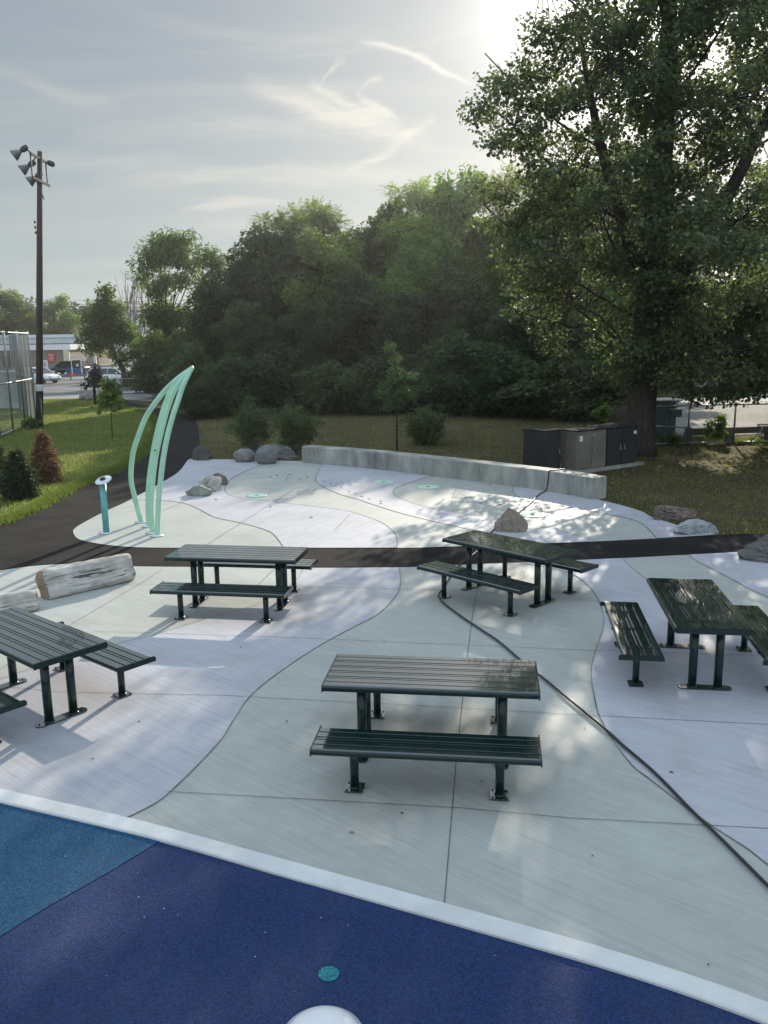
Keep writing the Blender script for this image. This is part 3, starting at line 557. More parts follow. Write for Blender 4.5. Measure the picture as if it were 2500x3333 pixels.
boulder('craggy red-brown boulder at the lawn corner behind the grey slab', 1405, 1512, 1091, 1126, rk['redd'], 19, .2, .55, 0, .4, flatf=True)
boulder('long pale grey slab boulder beside the asphalt path', 1452, 1563, 1121, 1156, rk['slab'], 20, .15, .5, 0, .5, flatf=True)
boulder('large dark layered boulder at the right edge of the plaza', 1602, 1752, 1147, 1218, rockmat('layered_dark_rock', (.19, .185, .17), (.05, .05, .047), 6, (1, 1, 4), (0, .45, 0)), 21, .2, .7, .12, .6, zc=.12, peak=.35, flatf=True, layers=.035)
boulder('low grey boulder on the far grass verge by the street', 162, 205, 848, 864, rk['grey'], 22, .12, .7)
boulder('small flat rock right of the low verge boulder', 197, 224, 853, 864, rk['brown'], 23, .12, .7)
# ------------------------------------------------------------------ driftwood logs
def log(label, pa, pb, r0_, r1_, seed):
    a, bb = np.array(pa, float), np.array(pb, float); ax = bb - a; ln = np.linalg.norm(ax); n, mseg = 56, 44; g_ = np.random.default_rng(seed)
    ph = g_.uniform(0, 6, 8); vs = []
    for i in range(mseg + 1):
        t = i / mseg; rr = r0_ + (r1_ - r0_) * t
        for k in range(n):
            th = 2 * PI * k / n
            lobe = 1 + .20 * math.cos(2 * (th - 1.25 - .25 * t)) + .07 * math.cos(3 * th + 1) + .02 * math.sin(7 * th + 3 * t + ph[0])
            gr = abs(((th - 1.22 - .15 * math.sin(t * 4) + PI) % (2 * PI)) - PI); lobe -= .11 * math.exp(-(gr / .09) ** 2)
            lobe += .018 * math.sin(19 * th + 5 * math.sin(t * 3 + ph[1])) + .012 * math.sin(31 * th + ph[2] + 4 * t) + .03 * math.sin(t * 9 + ph[3] + 2 * th) + .01 * math.sin(t * 40 + 3 * th)
            e = 1 - .10 * math.exp(-min(t, 1 - t) * 40)
            endj = .012 * math.sin(3 * th + ph[4]) * (1 if i in (0, mseg) else 0)
            vs.append((t * ln + endj, math.cos(th) * rr * lobe * e * 1.05, math.sin(th) * rr * lobe * e * .92))
    fs = [(i * n + k, i * n + n + k, i * n + n + (k + 1) % n, i * n + (k + 1) % n) for i in range(mseg) for k in range(n)]
    t = thing('driftwood_log', label, 'log', (a[0], a[1], 0), math.atan2(ax[1], ax[0]), 'weathered driftwood logs on the plaza')
    MB().add([(x, y, max(z + r0_ * .82, .0)) for x, y, z in vs], fs, True).build('trunk', M_['wood'], t)
    for e, sgn in ((0, -1), (mseg, 1)):
        ring = vs[e * n:(e + 1) * n]; q = [(x + sgn * .004, y, max(z + r0_ * .82, 0)) for x, y, z in ring]; mb = MB()
        inn = [(x + sgn * (.012 if k % 3 else .02), y * .5, (z - r0_ * .75) * .5 + r0_ * .75) for k, (x, y, z) in enumerate(q)]
        cen = (sum(p[0] for p in q) / n, 0, r0_ * .78)
        f2 = [(k, (k + 1) % n, n + (k + 1) % n, n + k) for k in range(n)] + [(n + k, n + (k + 1) % n, 2 * n) for k in range(n)]
        mb.add(q + inn + [cen], [tuple(reversed(f_)) if sgn < 0 else f_ for f_ in f2], False).build('cut_end', M_['woodend'], t)
    return t
log('split weathered driftwood log, the large whole one beside the asphalt path', G(93, 1291), G(281, 1250), .222, .212, 4)
log('pale driftwood log half hidden behind the left picnic table', G(-110, 1345), G(80, 1316), .16, .14, 9)
# ------------------------------------------------------------------ curved seat wall
fr = S([(653, 999), (796, 1012), (964, 1032), (1110, 1051), (1194, 1063), (1279, 1079)], 8); hh = .50; th = .46; cs = []
for i, p in enumerate(fr):
    d = np.array(fr[min(i + 1, len(fr) - 1)]) - np.array(fr[max(i - 1, 0)]); d /= np.linalg.norm(d); nrm = np.array([-d[1], d[0]]); nrm *= np.sign(nrm[1]); p = np.array(p)
    prof = [(0, -.02), (0, hh - .02), (.02, hh), (th - .02, hh), (th, hh - .02), (th, -.02)]; cs.append([(*(p + nrm * u), z) for u, z in prof])
o_ = np.array(fr[len(fr) // 2]); mb = MB(); vs = [(x - o_[0], y - o_[1], z) for ring in cs for x, y, z in ring]; nn_ = len(cs)
mb.add(vs, [(i * 6 + k, i * 6 + 6 + k, i * 6 + 7 + k, i * 6 + 1 + k) for i in range(nn_ - 1) for k in range(5)] + [tuple(range(6)), tuple(reversed(range(nn_ * 6 - 6, nn_ * 6)))])
wl = mb.build('seat_wall', M_['wallc'], loc=(o_[0], o_[1], 0)); tag(wl, 'low curved grey concrete seat wall along the back of the splash pad', 'wall')
# ------------------------------------------------------------------ water features
def spray():
    base = G(338, 1157); t = thing('spray_arch', 'pale green arching spray sculpture of four tubes meeting at a tip', 'water feature', base)
    tip = at(417, 793, 16.85)
    paths = [[(306, 1128), (301, 1112), (292, 1078), (284, 1045), (283, 1014), (288, 975), (298, 944), (313, 905), (328, 880), (356, 844), (386, 815), (417, 793)],
             [(321, 1137), (320, 1100), (321, 1050), (327, 1000), (336, 950), (347, 905), (358, 870), (371, 840), (392, 812), (415, 795)],
             [(330, 1151), (326.5, 1100), (329, 1045), (336, 988), (344, 950), (355, 905), (364, 875), (376, 845), (388, 826), (404, 806), (417, 793)],
             [(340, 1157.5), (342, 1100), (346, 1045), (353, 988), (361, 945), (373, 899), (384, 866), (395, 833), (404, 815), (416, 794)]]
    for pl in paths:
        g0 = G(*pl[0]); pts = [g0 - np.array([0, 0, .0])]
        for i, p in enumerate(pl[1:], 1):
            s_ = i / (len(pl) - 1); pts.append(at(p[0], p[1], g0[1] + (tip[1] - g0[1]) * s_))
        pts = smooth_pts([tuple(p - base) for p in pts], 5); m_ = len(pts)
        MB().tube(pts, [.052 if j < m_ * .8 else .052 - .018 * (j - m_ * .8) / (m_ * .2) for j in range(m_)], 14).build('spray_tube', M_['mint'], t)
        MB().lathe([(.13, .006), (.13, .016), (.06, .02), (.055, .03)], 24, tuple((g0 - base)[:2]) + (0,)).build('base_flange', M_['clear'], t)
    for px, py, yy in ((344, 1020, 16.45), (341, 1103, 16.25), (334, 973, 16.4)):
        q = at(px, py, yy) - base; MB().lathe([(.014, -.06), (.014, .0), (.01, .004)], 10, tuple(q), (0, -1, 0)).build('spray_nozzle', M_['black'], t)
    return t
spray()
pb = G(230, 1151); t = thing('activator_post', 'teal upright activator post with a tilted round cap', 'water feature', pb)
MB().lathe([(.062, .01), (.062, 1.0)], 20).build('post', M_['teal'], t)
MB().lathe([(.14, .004), (.14, .018), (.066, .022)], 22).build('base_flange', M_['clear'], t)
hd = MB().lathe([(.05, -.05), (.16, 0), (.165, .012), (.155, .022), (.06, .03)], 28, (.03, -.02, 1.05), (-.16, -.36, .91)).build('cap', M_['clear'], t)
MB().lathe([(.055, .03), (.055, .06), (.045, .065)], 18, (.03, -.02, 1.05), (-.16, -.36, .91)).build('button', M_['black'], hd)
for (px, py, rad, m_, lab) in ((829, 1041, .27, 'jet', 'mint green round grate nearest the seat wall'), (925, 1052, .29, 'jet', 'mint green round grate right of the one nearest the wall'), (1152, 1112, .29, 'jet', 'mint green round grate beside the reddish boulder'), (555, 1070.5, .24, 'jett', 'aqua round grate right of the white boulder')):
    c = G(px, py); t = thing('ground_spray_grate', lab, 'grate', (c[0], c[1], .004), group='round spray grates set into the splash pad')
    MB().lathe([(rad, .002), (rad, .007), (rad - .015, .008), (.05, .010)], 36).build('grate_disc', M_[m_], t); MB().lathe([(.045, .011), (.045, .014), (.03, .015)], 16).build('nozzle', M_['black'], t)
    MB().lathe([(rad + .015, .001), (rad + .015, .004)], 36).build('rim', M_['clear'], t)
DR = [(462, 1011), (480, 1023), (467, 1079), (584, 1095), (673, 1118), (584, 1031), (598, 1027), (626, 1025), (622, 1031), (649, 1035), (618, 1037), (663, 1031), (701, 1041), (714, 1045), (726, 1050), (738, 1054), (754, 1062.5), (768, 1067), (782, 1072.5), (798, 1078), (823, 1088), (823, 1083), (1006, 1074.5), (1042, 1078), (1038, 1087.5), (1081, 1090), (1058, 1048)]
for px, py in DR:
    c = G(px, py); o = MB().lathe([(.036, .005), (.036, .009), (.025, .011)], 14).build('jet_nozzle', M_['drain'], loc=(c[0], c[1], .004))
    tag(o, 'small dark flush jet nozzle in the splash pad', 'nozzle', 'small flush jet nozzles in the splash pad')
c = G(697, 2246); t = thing('dome_pod', 'white rounded dome rising from the blue rubber at the bottom edge', 'stepping dome', (c[0], c[1], 0))
MB().lathe([(.205, .004), (.205, .022), (.198, .038), (.17, .062), (.12, .080), (.06, .089), (.005, .092)], 48).build('dome', mat('white_plastic', (.72, .72, .73), .3, var=.03, coat=.4), t)
MB().lathe([(.225, .004), (.225, .014), (.20, .02)], 48).build('rim', mat('grey_plastic', (.42, .42, .43), .4, var=.03), t)
# ------------------------------------------------------------------ hose, chalk-white tag
e = np.array(G(1181, 1062.5)[:2]); wi = near(fr, e); wd_ = np.array(fr[wi + 2]) - np.array(fr[wi - 2]); wd_ /= np.linalg.norm(wd_); wn = np.array([-wd_[1], wd_[0]]); wn *= np.sign(wn[1]); e = np.array(fr[wi]) + wd_ * ((e - np.array(fr[wi])) @ wd_)
hp = [(*(e + wn * u + wd_ * v), z) for u, v, z in ((.95, .15, -.01), (.62, .12, .06), (.50, .10, .32), (.475, .09, .49), (.44, .08, .514), (.25, .05, .514), (.04, .02, .514), (-.012, .0, .492), (-.016, -.01, .38), (-.018, -.03, .2), (-.05, -.05, .04))]
hp += [tuple(G(*p, .026)) for p in [(1163, 1069), (1146, 1086), (1120, 1106), (1095, 1123), (1069, 1141), (1045, 1166), (1033, 1188), (1008, 1208), (989, 1224), (970, 1249), (958, 1268), (948, 1283), (952, 1296), (964, 1307), (999, 1333), (1041, 1361), (1077, 1385), (1125, 1426), (1169, 1461), (1205, 1490), (1249, 1526), (1306, 1573), (1345, 1609), (1397, 1653), (1436, 1690), (1475, 1731), (1509, 1765), (1550, 1804), (1659, 1913), (1760, 2010)]]
h0 = Vector(hp[0]); hs = smooth_pts([tuple(Vector(p) - h0) for p in hp], 6)
tag(MB().tube(hs, .0135, 10).build('hose', M_['hose'], loc=h0), 'long black hose from the seat wall across the plaza', 'hose')
c = G(468, 1442.5); tag(MB().slab(rounded(.19, .045, .004), 0, .002).build('paper_strip', M_['label'], loc=(c[0], c[1], .006)), 'small white strip lying on the lavender concrete', 'litter').rotation_euler = (0, 0, R(8))
g4 = np.random.default_rng(4)
for i, (px, py) in enumerate([(868, 1758), (1263, 1575), (1310, 1580), (700, 1250), (1000, 1600), (520, 1400), (1040, 1690), (300, 1560), (1450, 1670), (620, 1560), (830, 1390), (1530, 2086), (200, 1640), (760, 1800), (1280, 1850)]):
    c = G(px, py); a_ = g4.uniform(0, 6); s_ = g4.uniform(.011, .024)
    o = MB().add([(-s_, 0, .002), (0, -s_ * .4, .006), (s_, 0, .002), (0, s_ * .45, .009)], [(0, 1, 2), (0, 2, 3)]).build('fallen_leaf', M_['darkl'], loc=(c[0], c[1], .006)); o.rotation_euler = (0, 0, a_)
    tag(o, 'tiny dark dry leaf lying on the concrete plaza', 'leaf', 'dry leaves scattered on the plaza')
# ------------------------------------------------------------------ utility cabinets
A0 = G(1246, 1022); A1 = G(1391, 1001); u = (A1 - A0)[:2]; u /= np.linalg.norm(u); nb = np.array([-u[1], u[0]]); rzc = math.atan2(u[1], u[0])
def cpos(s, d): return (A0[0] + u[0] * s + nb[0] * d, A0[1] + u[1] * s + nb[1] * d)
def cabinet(label, s, d, w, dep, h, body, seams, rz=0, cat='cabinet', strip=False):
    x, y = cpos(s, d); t = thing('utility_cabinet', label, cat, (x, y, 0), rzc + rz, 'utility cabinets on a concrete pad beside the seat wall')
    MB().box((w / 2, dep / 2, h / 2 + .03), (w, dep, h - .06), 0, .012).build('body', M_[body], t)
    MB().box((w / 2, dep / 2, h + .017), (w + .06, dep + .06, .034), 0, .012).build('top', M_['cabt'], t)
    for k in range(seams):
        ww = w / seams; dr = MB().box((ww * (k + .5), -.012, h / 2 + .03), (ww - .025, .02, h - .14), 0, .006).build('door', M_[body], t)
        hx = ww * (k + .5) + (ww * .36 if k % 2 == 0 else -ww * .36)
        MB().box((hx, -.034, h * .5), (.03, .02, .14), 0, .004).build('handle', M_['steel'], dr)
        MB().box((hx, -.048, h * .47), (.05, .018, .05), 0, .008).build('padlock', M_['steel'], dr)
    return t
st(MB().slab([cpos(-.75, -.12), cpos(2.75, -.12), cpos(2.75, 1.25), cpos(-.75, 1.25)], -.02, .06).build('ground_pad', M_['wallc']))
cb_ = cabinet('black metal cabinet standing apart, leftmost of the three cabinets', -.74, .50, .62, .85, 1.15, 'cabb', 1)
cm = cabinet('tan weathered metal cabinet between the two black cabinets', .02, .05, 1.18, .56, 1.13, 'cabs', 2)
MB().box((.14, -.012 - .014, .93), (.12, .006, .15)).build('notice', M_['label'], cm); MB().box((.62, -.03, 1.0), (.2, .008, .045)).build('nameplate', M_['steel'], cm)
cr = cabinet('wide black metal cabinet with double doors, nearest the maple trunk', 1.24, .05, 1.30, .85, 1.12, 'cabb', 2)
MB().box((1.18, -.03, .95), (.11, .006, .09)).build('notice', M_['label'], cr)
# ------------------------------------------------------------------ chain link
def chain(mb, p, q, z0, z1, sp, w):
    p, q = np.array(p[:2]), np.array(q[:2]); ln = np.linalg.norm(q - p); d = (q - p) / ln; hh_ = z1 - z0; nrm = np.array([-d[1], d[0]])
    for sgn in (1, -1):
        k = -hh_
        while k < ln:
            a0, a1 = (k, k + hh_); za, zb = (z0, z1) if sgn > 0 else (z1, z0)
            lo, hi = max(a0, 0), min(a1, ln)
            if hi > lo:
                zl_ = za + (zb - za) * (lo - a0) / hh_; zh = za + (zb - za) * (hi - a0) / hh_
                P0_ = np.array([*(p + d * lo), zl_]); P1_ = np.array([*(p + d * hi), zh]); o3 = np.array([*(nrm * w), 0]); u3 = np.array([*(d * w * .7), w * .7 * -sgn])
                vs = [P0_ - o3, P0_ + o3 * .5 + u3, P0_ + o3 * .5 - u3, P1_ - o3, P1_ + o3 * .5 + u3, P1_ + o3 * .5 - u3]
                mb.add(vs, [(0, 1, 4, 3), (1, 2, 5, 4), (2, 0, 3, 5)])
            k += sp
    return mb
def chain_fence(label, pts, h, npost, sp=.075, w=.0022, pr=.03, rails=(1.0,), extra=0):
    p0 = np.array(pts[0][:2]); t = thing('chain_link_fence', label, 'fence', (p0[0], p0[1], 0)); fab = MB(); rl = MB()
    for a, c_ in zip(pts[:-1], pts[1:]):
        a, c_ = np.array(a[:2]) - p0, np.array(c_[:2]) - p0; chain(fab, a, c_, .05, h, sp, w)
        for f_ in rails: rl.tube([(a[0], a[1], h * f_), (c_[0], c_[1], h * f_)], pr * .7, 8)
        k = max(1, int(round(np.linalg.norm(c_ - a) / npost)))
        for i in range(k + (c_ is not None and tuple(c_ + p0) == tuple(np.array(pts[-1][:2])))):
            q = a + (c_ - a) * i / k; MB().lathe([(pr, -.05), (pr, h + .05), (pr * .5, h + .09)], 10, (q[0], q[1], 0)).build('post', M_['steel'], t)
    fab.build('mesh_fabric', M_['wire'], t); rl.build('rail', M_['steel'], t); return t
f0_ = G(-420, 985); f1_ = G(0, 945); f2_ = G(78, 914); hF = at(40, 718, (f1_[1] + f2_[1]) / 2)[2]
chain_fence('tall chain link court fence left of the wooden light pole', [f0_, f1_, f2_, f2_ + np.array([-6, 12, 0])], hF, 2.1, .11, .0026, .045, (1.0, .5, .02))
cw0, cw1 = at(-160, 866, 52), at(74, 866, 50)
t = thing('court_wall', 'pale stained concrete wall seen through the tall fence', 'wall', (cw1[0], cw1[1], 0))
d_ = cw0 - cw1; MB().slab([(0, 0), (0, .3), (d_[0], d_[1] + .3), (d_[0], d_[1])], 0, at(30, 802, 51)[2]).build('panel', M_['concw'], t)
MB().slab([(.03, -.05), (.03, .35), (d_[0], d_[1] + .35), (d_[0], d_[1] - .05)], at(30, 802, 51)[2] - .03, at(30, 802, 51)[2] + .05).build('coping', M_['kerb'], t)
chain_fence('low chain link fence along the far street', [G(92, 857), G(178, 858.5), G(265, 857), G(330, 856)], 1.25, 4.2, .12, .003, .035, (1.0,))
gR = [G(1395, 962), G(1485, 959), G(1584, 957), G(1690, 955), G(1850, 952)]
chain_fence('chain link fence along the sunlit car park on the right', gR, 1.32, 2.6, .085, .0024, .032, (1.0, .03))
# ------------------------------------------------------------------ light pole
pb = G(85, 921); top = at(86, 327, pb[1]); t = thing('floodlight_pole', 'tall dark wooden pole carrying floodlights above the lawn', 'light pole', pb)
ht = top[2]; lx = top[0] - pb[0]
MB().tube([(0, 0, -.1), (lx * .5, 0, ht * .5), (lx, 0, ht)], [.165, .14, .105], 16).build('pole', M_['pole'], t)
tv = np.array([lx, 0, ht]); av = np.array([.42, -.907]); pv = np.array([-.93, -.25]); 
def arm(zo, l0, l1):
    a = tv[:2] + (-av) * l1; c_ = tv[:2] + av * l0; m_ = (a + c_) / 2
    return MB().box((m_[0], m_[1], tv[2] + zo), (l0 + l1, .07, .09), math.atan2(av[1], av[0])).build('crossarm', M_['pole'], t)
av = np.array([.03, -1.0]); arm(-.30, 1.2, .95); arm(-1.25, 1.15, .9)
for s_ in (1.0, -.8):
    q = tv[:2] + av * s_; MB().box((q[0] - .06, q[1], tv[2] - .76), (.05, .05, .95)).build('brace', M_['lampm'], t)
q = tv[:2] + av * .8; MB().tube([(q[0], q[1], tv[2] - 1.3), (tv[0], tv[1], tv[2] - 1.95)], .025, 6).build('brace', M_['lampm'], t)
for s_, zo, dz, out_ in ((1.2, -.25, .12, .75), (.45, -.25, -.32, .75), (-.3, -.28, -.62, .45), (-1.0, -.25, -.05, -.25)):
    q = np.array([*(tv[:2] + av * s_), tv[2] + zo]); ax = np.array([-.80, -.22, -.56]) if out_ > 0 else np.array([.86, .2, -.35])
    ax /= np.linalg.norm(ax); s0 = q + np.array([-.22 if out_ > 0 else .1, 0, dz]); lp = MB().lathe([(.085, -.16), (.12, -.06), (.12, .1), (.07, .17)], 16, tuple(s0), tuple(ax)).build('floodlight', M_['lampm'], t)
    e_ = s0 + ax * .14; MB().tube([tuple(q), tuple(s0)], .03, 6).build('bracket', M_['lampm'], lp)
    if out_ > 0:
        prof = [(.06, 0), (.085, .07), (.155, .20), (.22, .35), (.235, .41), (.222, .41), (.145, .22), (.075, .09), (.02, .06)]
        MB().lathe(prof, 22, tuple(e_), tuple(ax)).build('reflector', M_['lampr'], lp)
for i in range(3): MB().lathe([(.03, 0), (.05, .05), (.03, .12)], 8, (lx * .75 - .2, -.02, ht - 2.95 - .22 * i)).build('insulator', M_['lampm'], t)
MB().tube([(.06 + lx * .9, -.12, ht - .5), (.10 + lx * .5, -.15, ht * .5), (.13, -.16, .2)], .018, 6).build('cable', M_['black'], t)
MB().box((.22, -.1, 1.75), (.26, .16, .30), 0, .01).build('meter_box', M_['fasc'], t); MB().tube([(.2, -.1, 1.6), (.2, -.1, .0)], .045, 8).build('conduit', M_['steel'], t)
# ------------------------------------------------------------------ far street: station, signs, cars
YS = 118.0
def W2(px, py, Y=YS): return at(px, py, Y)
bl_ = W2(-420, 806); br_ = W2(153, 803); t = thing('shop_building', 'low tan shop with white fascia across the street', 'building', (br_[0], YS, 0))
wd = br_[0] - bl_[0]; zt = W2(100, 744)[2]; zf = W2(100, 756)[2]
MB().box((-wd / 2, 6, zf / 2), (wd, 12, zf)).build('wall', M_['tan'], t)
MB().box((-wd / 2, 5.9, (zt + zf) / 2), (wd + .6, 12.6, zt - zf)).build('fascia', M_['white'], t)
MB().box((-.3, -.2, zf / 2), (.75, .4, zf)).build('pilaster', M_['cream'], t)
for px in (20, 52): q = W2(px, 775); MB().box((q[0] - br_[0], -.06, 1.5), (1.6, .1, 1.6)).build('window', M_['glass'], t)
q = W2(60, 785); MB().box((q[0] - br_[0], -.05, 1.2), (1.2, .1, 2.2)).build('door', M_['door'], t)
q = W2(97, 790); o = MB().box((q[0] - br_[0], -.07, q[2]), (.95, .1, 1.5)).build('poster', M_['label'], t)
for k in range(4): MB().box((.02 * k - .1, -.062, .45 - k * .28), (.5 + .12 * (k % 2), .02, .14)).build('printed_block', M_['red' if k == 1 else 'door'], o, loc=(q[0] - br_[0], -.07, q[2]))
q = W2(111, 771.5); t2 = MB().box((0, 0, 0), (1.0, .08, 1.15)).build('shop_sign', M_['red'], loc=(q[0], YS - .12, q[2])); tag(t2, 'red square sign with small pale lines on the tan shop wall', 'sign')
for k in range(5): MB().box((0, -.05, .42 - k * .2), (.7 - .12 * (k % 3), .02, .045)).build('text_line', M_['label'], t2)
c0, c1 = W2(-420, 722, 100), W2(190, 726, 100); zt = W2(100, 723, 100)[2]; zb = W2(100, 742, 100)[2]; t = thing('forecourt_canopy', 'flat pale metal canopy over the forecourt across the street', 'canopy', (c1[0], 100, 0)); wd = c1[0] - c0[0]
MB().box((-wd / 2, 3, zb + (zt - zb) * .30), (wd, 8, (zt - zb) * .6)).build('fascia', M_['fasc'], t); MB().box((-wd / 2, 3, zb + (zt - zb) * .82), (wd + .2, 8.2, (zt - zb) * .36)).build('roof', M_['white'], t)
for px in (-250, -40, 187): q = W2(px, 780, 100); MB().box((q[0] - c1[0], 3, zb / 2), (.3, .3, zb)).build('column', M_['white'], t)
q = G(169, 812); t = thing('payment_kiosk', 'small blue and white kiosk booth at the forecourt edge', 'kiosk', q); kh = at(169, 771, q[1])[2]; kw = .95
MB().box((0, 0, kh - .12), (1.35, .9, .2)).build('roof', M_['white'], t); MB().box((0, 0, .45), (.95, .6, .9)).build('base', M_['blue'], t)
MB().box((0, .1, 1.35), (.85, .4, .9)).build('panel', M_['glass'], t); MB().box((.05, -.12, 1.25), (.3, .05, .3)).build('notice', M_['label'], t)
for sx in (-.55, .55): MB().box((sx, -.3, kh / 2), (.08, .08, kh)).build('post', M_['white'], t)
q = G(151, 811); t = thing('waste_bin', 'dark blue square bin left of the kiosk', 'bin', q); MB().box((0, 0, .42), (.62, .55, .82), 0, .03).build('body', M_['blue'], t); MB().box((0, 0, .87), (.66, .6, .08), 0, .02).build('lid', M_['black'], t)
a, c_ = G(92, 824), G(212, 820); t = thing('guard_rail', 'dark low guard rail along the far edge of the street', 'guard rail', a); d_ = c_ - a; rz_ = math.atan2(d_[1], d_[0]); ln = math.hypot(d_[0], d_[1])
MB().box((d_[0] / 2, d_[1] / 2, .55), (ln, .08, .3), rz_).build('beam', M_['dump'], t)
for f_ in np.linspace(0, 1, 5): MB().box((d_[0] * f_, d_[1] * f_ + .1, .35), (.12, .12, .7)).build('post', M_['timber'], t)
MB().box((d_[0] * .55, d_[1] * .55 - .08, .55), (.5, .03, .28), rz_).build('reflector', M_['orange'], t)

def car(label, pos, rz, paint, Lc=4.6, Wc=1.8, hb=.92, hr=1.46, suv=False):
    t = thing('parked_car', label, 'car', pos, rz, 'cars parked across the street')
    xs = [-Lc / 2, -Lc / 2 + .1, -Lc * .40, -Lc * .2, 0, Lc * .2, Lc * .32, Lc * .42, Lc / 2 - .08, Lc / 2]
    zt_ = [.72, hb - .02, hb + .03, hb + .02, hb, hb - .01, hb - .06, hb - .16, hb - .28, .52]; hw = [.74, .84, .88, .9, .9, .9, .89, .86, .78, .66]
    vs = []
    for x, z, w in zip(xs, zt_, hw):
        w *= Wc / 1.8; zb_ = .26 if abs(x) < Lc * .45 else .36
        vs += [(x, s1 * ww, zz) for s1, ww, zz in ((-1, w * .9, zb_), (-1, w, zb_ + .16), (-1, w, z - .14), (-1, w * .9, z - .02), (-1, w * .5, z), (1, w * .5, z), (1, w * .9, z - .02), (1, w, z - .14), (1, w, zb_ + .16), (1, w * .9, zb_))]
    fs = [(i * 10 + k, i * 10 + 10 + k, i * 10 + 10 + (k + 1) % 10, i * 10 + (k + 1) % 10) for i in range(9) for k in range(10)] + [tuple(range(10)), tuple(reversed(range(90, 100)))]
    MB().add(vs, fs, True).build('body', M_[paint], t)
    gx = [(-Lc * .46 if suv else -Lc * .40, hb), (-Lc * .40 if suv else -Lc * .27, hr - .05), (-Lc * .2, hr), (Lc * .05, hr), (Lc * .13, hr - .05), (Lc * .30, hb - .04)]
    def gh(ins, zz, x0, x1):
        vs_ = []
        for x, z in gx: vs_ += [(x, s1 * (Wc / 2 * (.93 if z < hb + .1 else .74) - ins), z + zz) for s1 in (-1, 1)]
        return vs_
    g_ = gh(0, 0, 0, 0); MB().add(g_, [(0, 2, 3, 1), (8, 10, 11, 9), (0, 10, 8, 6, 4, 2), (1, 3, 5, 7, 9, 11), (2, 4, 5, 3), (4, 6, 7, 5), (6, 8, 9, 7)]).build('window', M_['glass'], t)
    rv = []
    for x, z in gx[1:5]: rv += [(x, s1 * (Wc / 2 * .76), z + .012) for s1 in (-1, 1)] + [(x, s1 * (Wc / 2 * .78), z - .07) for s1 in (-1, 1)]
    f_ = []
    for i in range(3): o = i * 4; f_ += [(o, o + 4, o + 5, o + 1), (o, o + 2, o + 6, o + 4), (o + 1, o + 5, o + 7, o + 3)]
    f_ += [(0, 1, 3, 2), (12, 14, 15, 13)]; MB().add(rv, f_).build('roof', M_[paint], t)
    for s1 in (-1, 1):
        for i0, i1 in ((0, 1), (5, 4)):
            (xa, za), (xb, zb_) = gx[i0], gx[i1]; MB().tube([(xa, s1 * Wc / 2 * .935, za), (xb, s1 * Wc / 2 * .75, zb_)], .045, 6).build('pillar', M_[paint], t)
        MB().tube([(-.1, s1 * Wc / 2 * .945, hb), (-.12, s1 * Wc / 2 * .755, hr - .02)], .035, 6).build('pillar', M_[paint], t)
        MB().box((Lc * .19, s1 * (Wc / 2 + .06), hb + .08), (.16, .16, .12), 0, .02).build('mirror', M_[paint], t)
        for x in (-Lc * .30, Lc * .31):
            w_ = MB().lathe([(.33, -.11), (.34, -.06), (.34, .06), (.33, .11)], 24, (x, s1 * (Wc / 2 - .09), .335), (0, s1, 0)).build('wheel', M_['tyre'], t)
            MB().lathe([(.21, .10), (.215, .118), (.17, .122), (.06, .11), (.05, .13)], 12, (x, s1 * (Wc / 2 - .09), .335), (0, s1, 0)).build('rim', M_['rim'], w_)
        MB().box((Lc / 2 - .12, s1 * Wc * .34, .66), (.16, .38, .13), 0, .03).build('headlight', M_['clear'], t); MB().box((-Lc / 2 + .04, s1 * Wc * .38, .80), (.08, .28, .14), 0, .02).build('tail_light', M_['red'], t)
    MB().box((Lc / 2 - .02, 0, .40), (.12, Wc * .7, .16), 0, .03).build('grille', M_['black'], t)
    return t
car('white car with its front to the right beside the street tree', G(247, 829), R(-14), 'carw', 4.7, 1.85, .95, 1.5, True)
car('white car nose seen just right of the wooden pole', G(80, 828), R(-20), 'carw', 4.6, 1.85, .98, 1.52, True)
car('dark green car parked behind the blue and white kiosk', at(150, 800, G(152, 811)[1] + 4) * np.array([1, 1, 0]), R(168), 'carg', 4.9, 1.85, 1.0, 1.62, True)
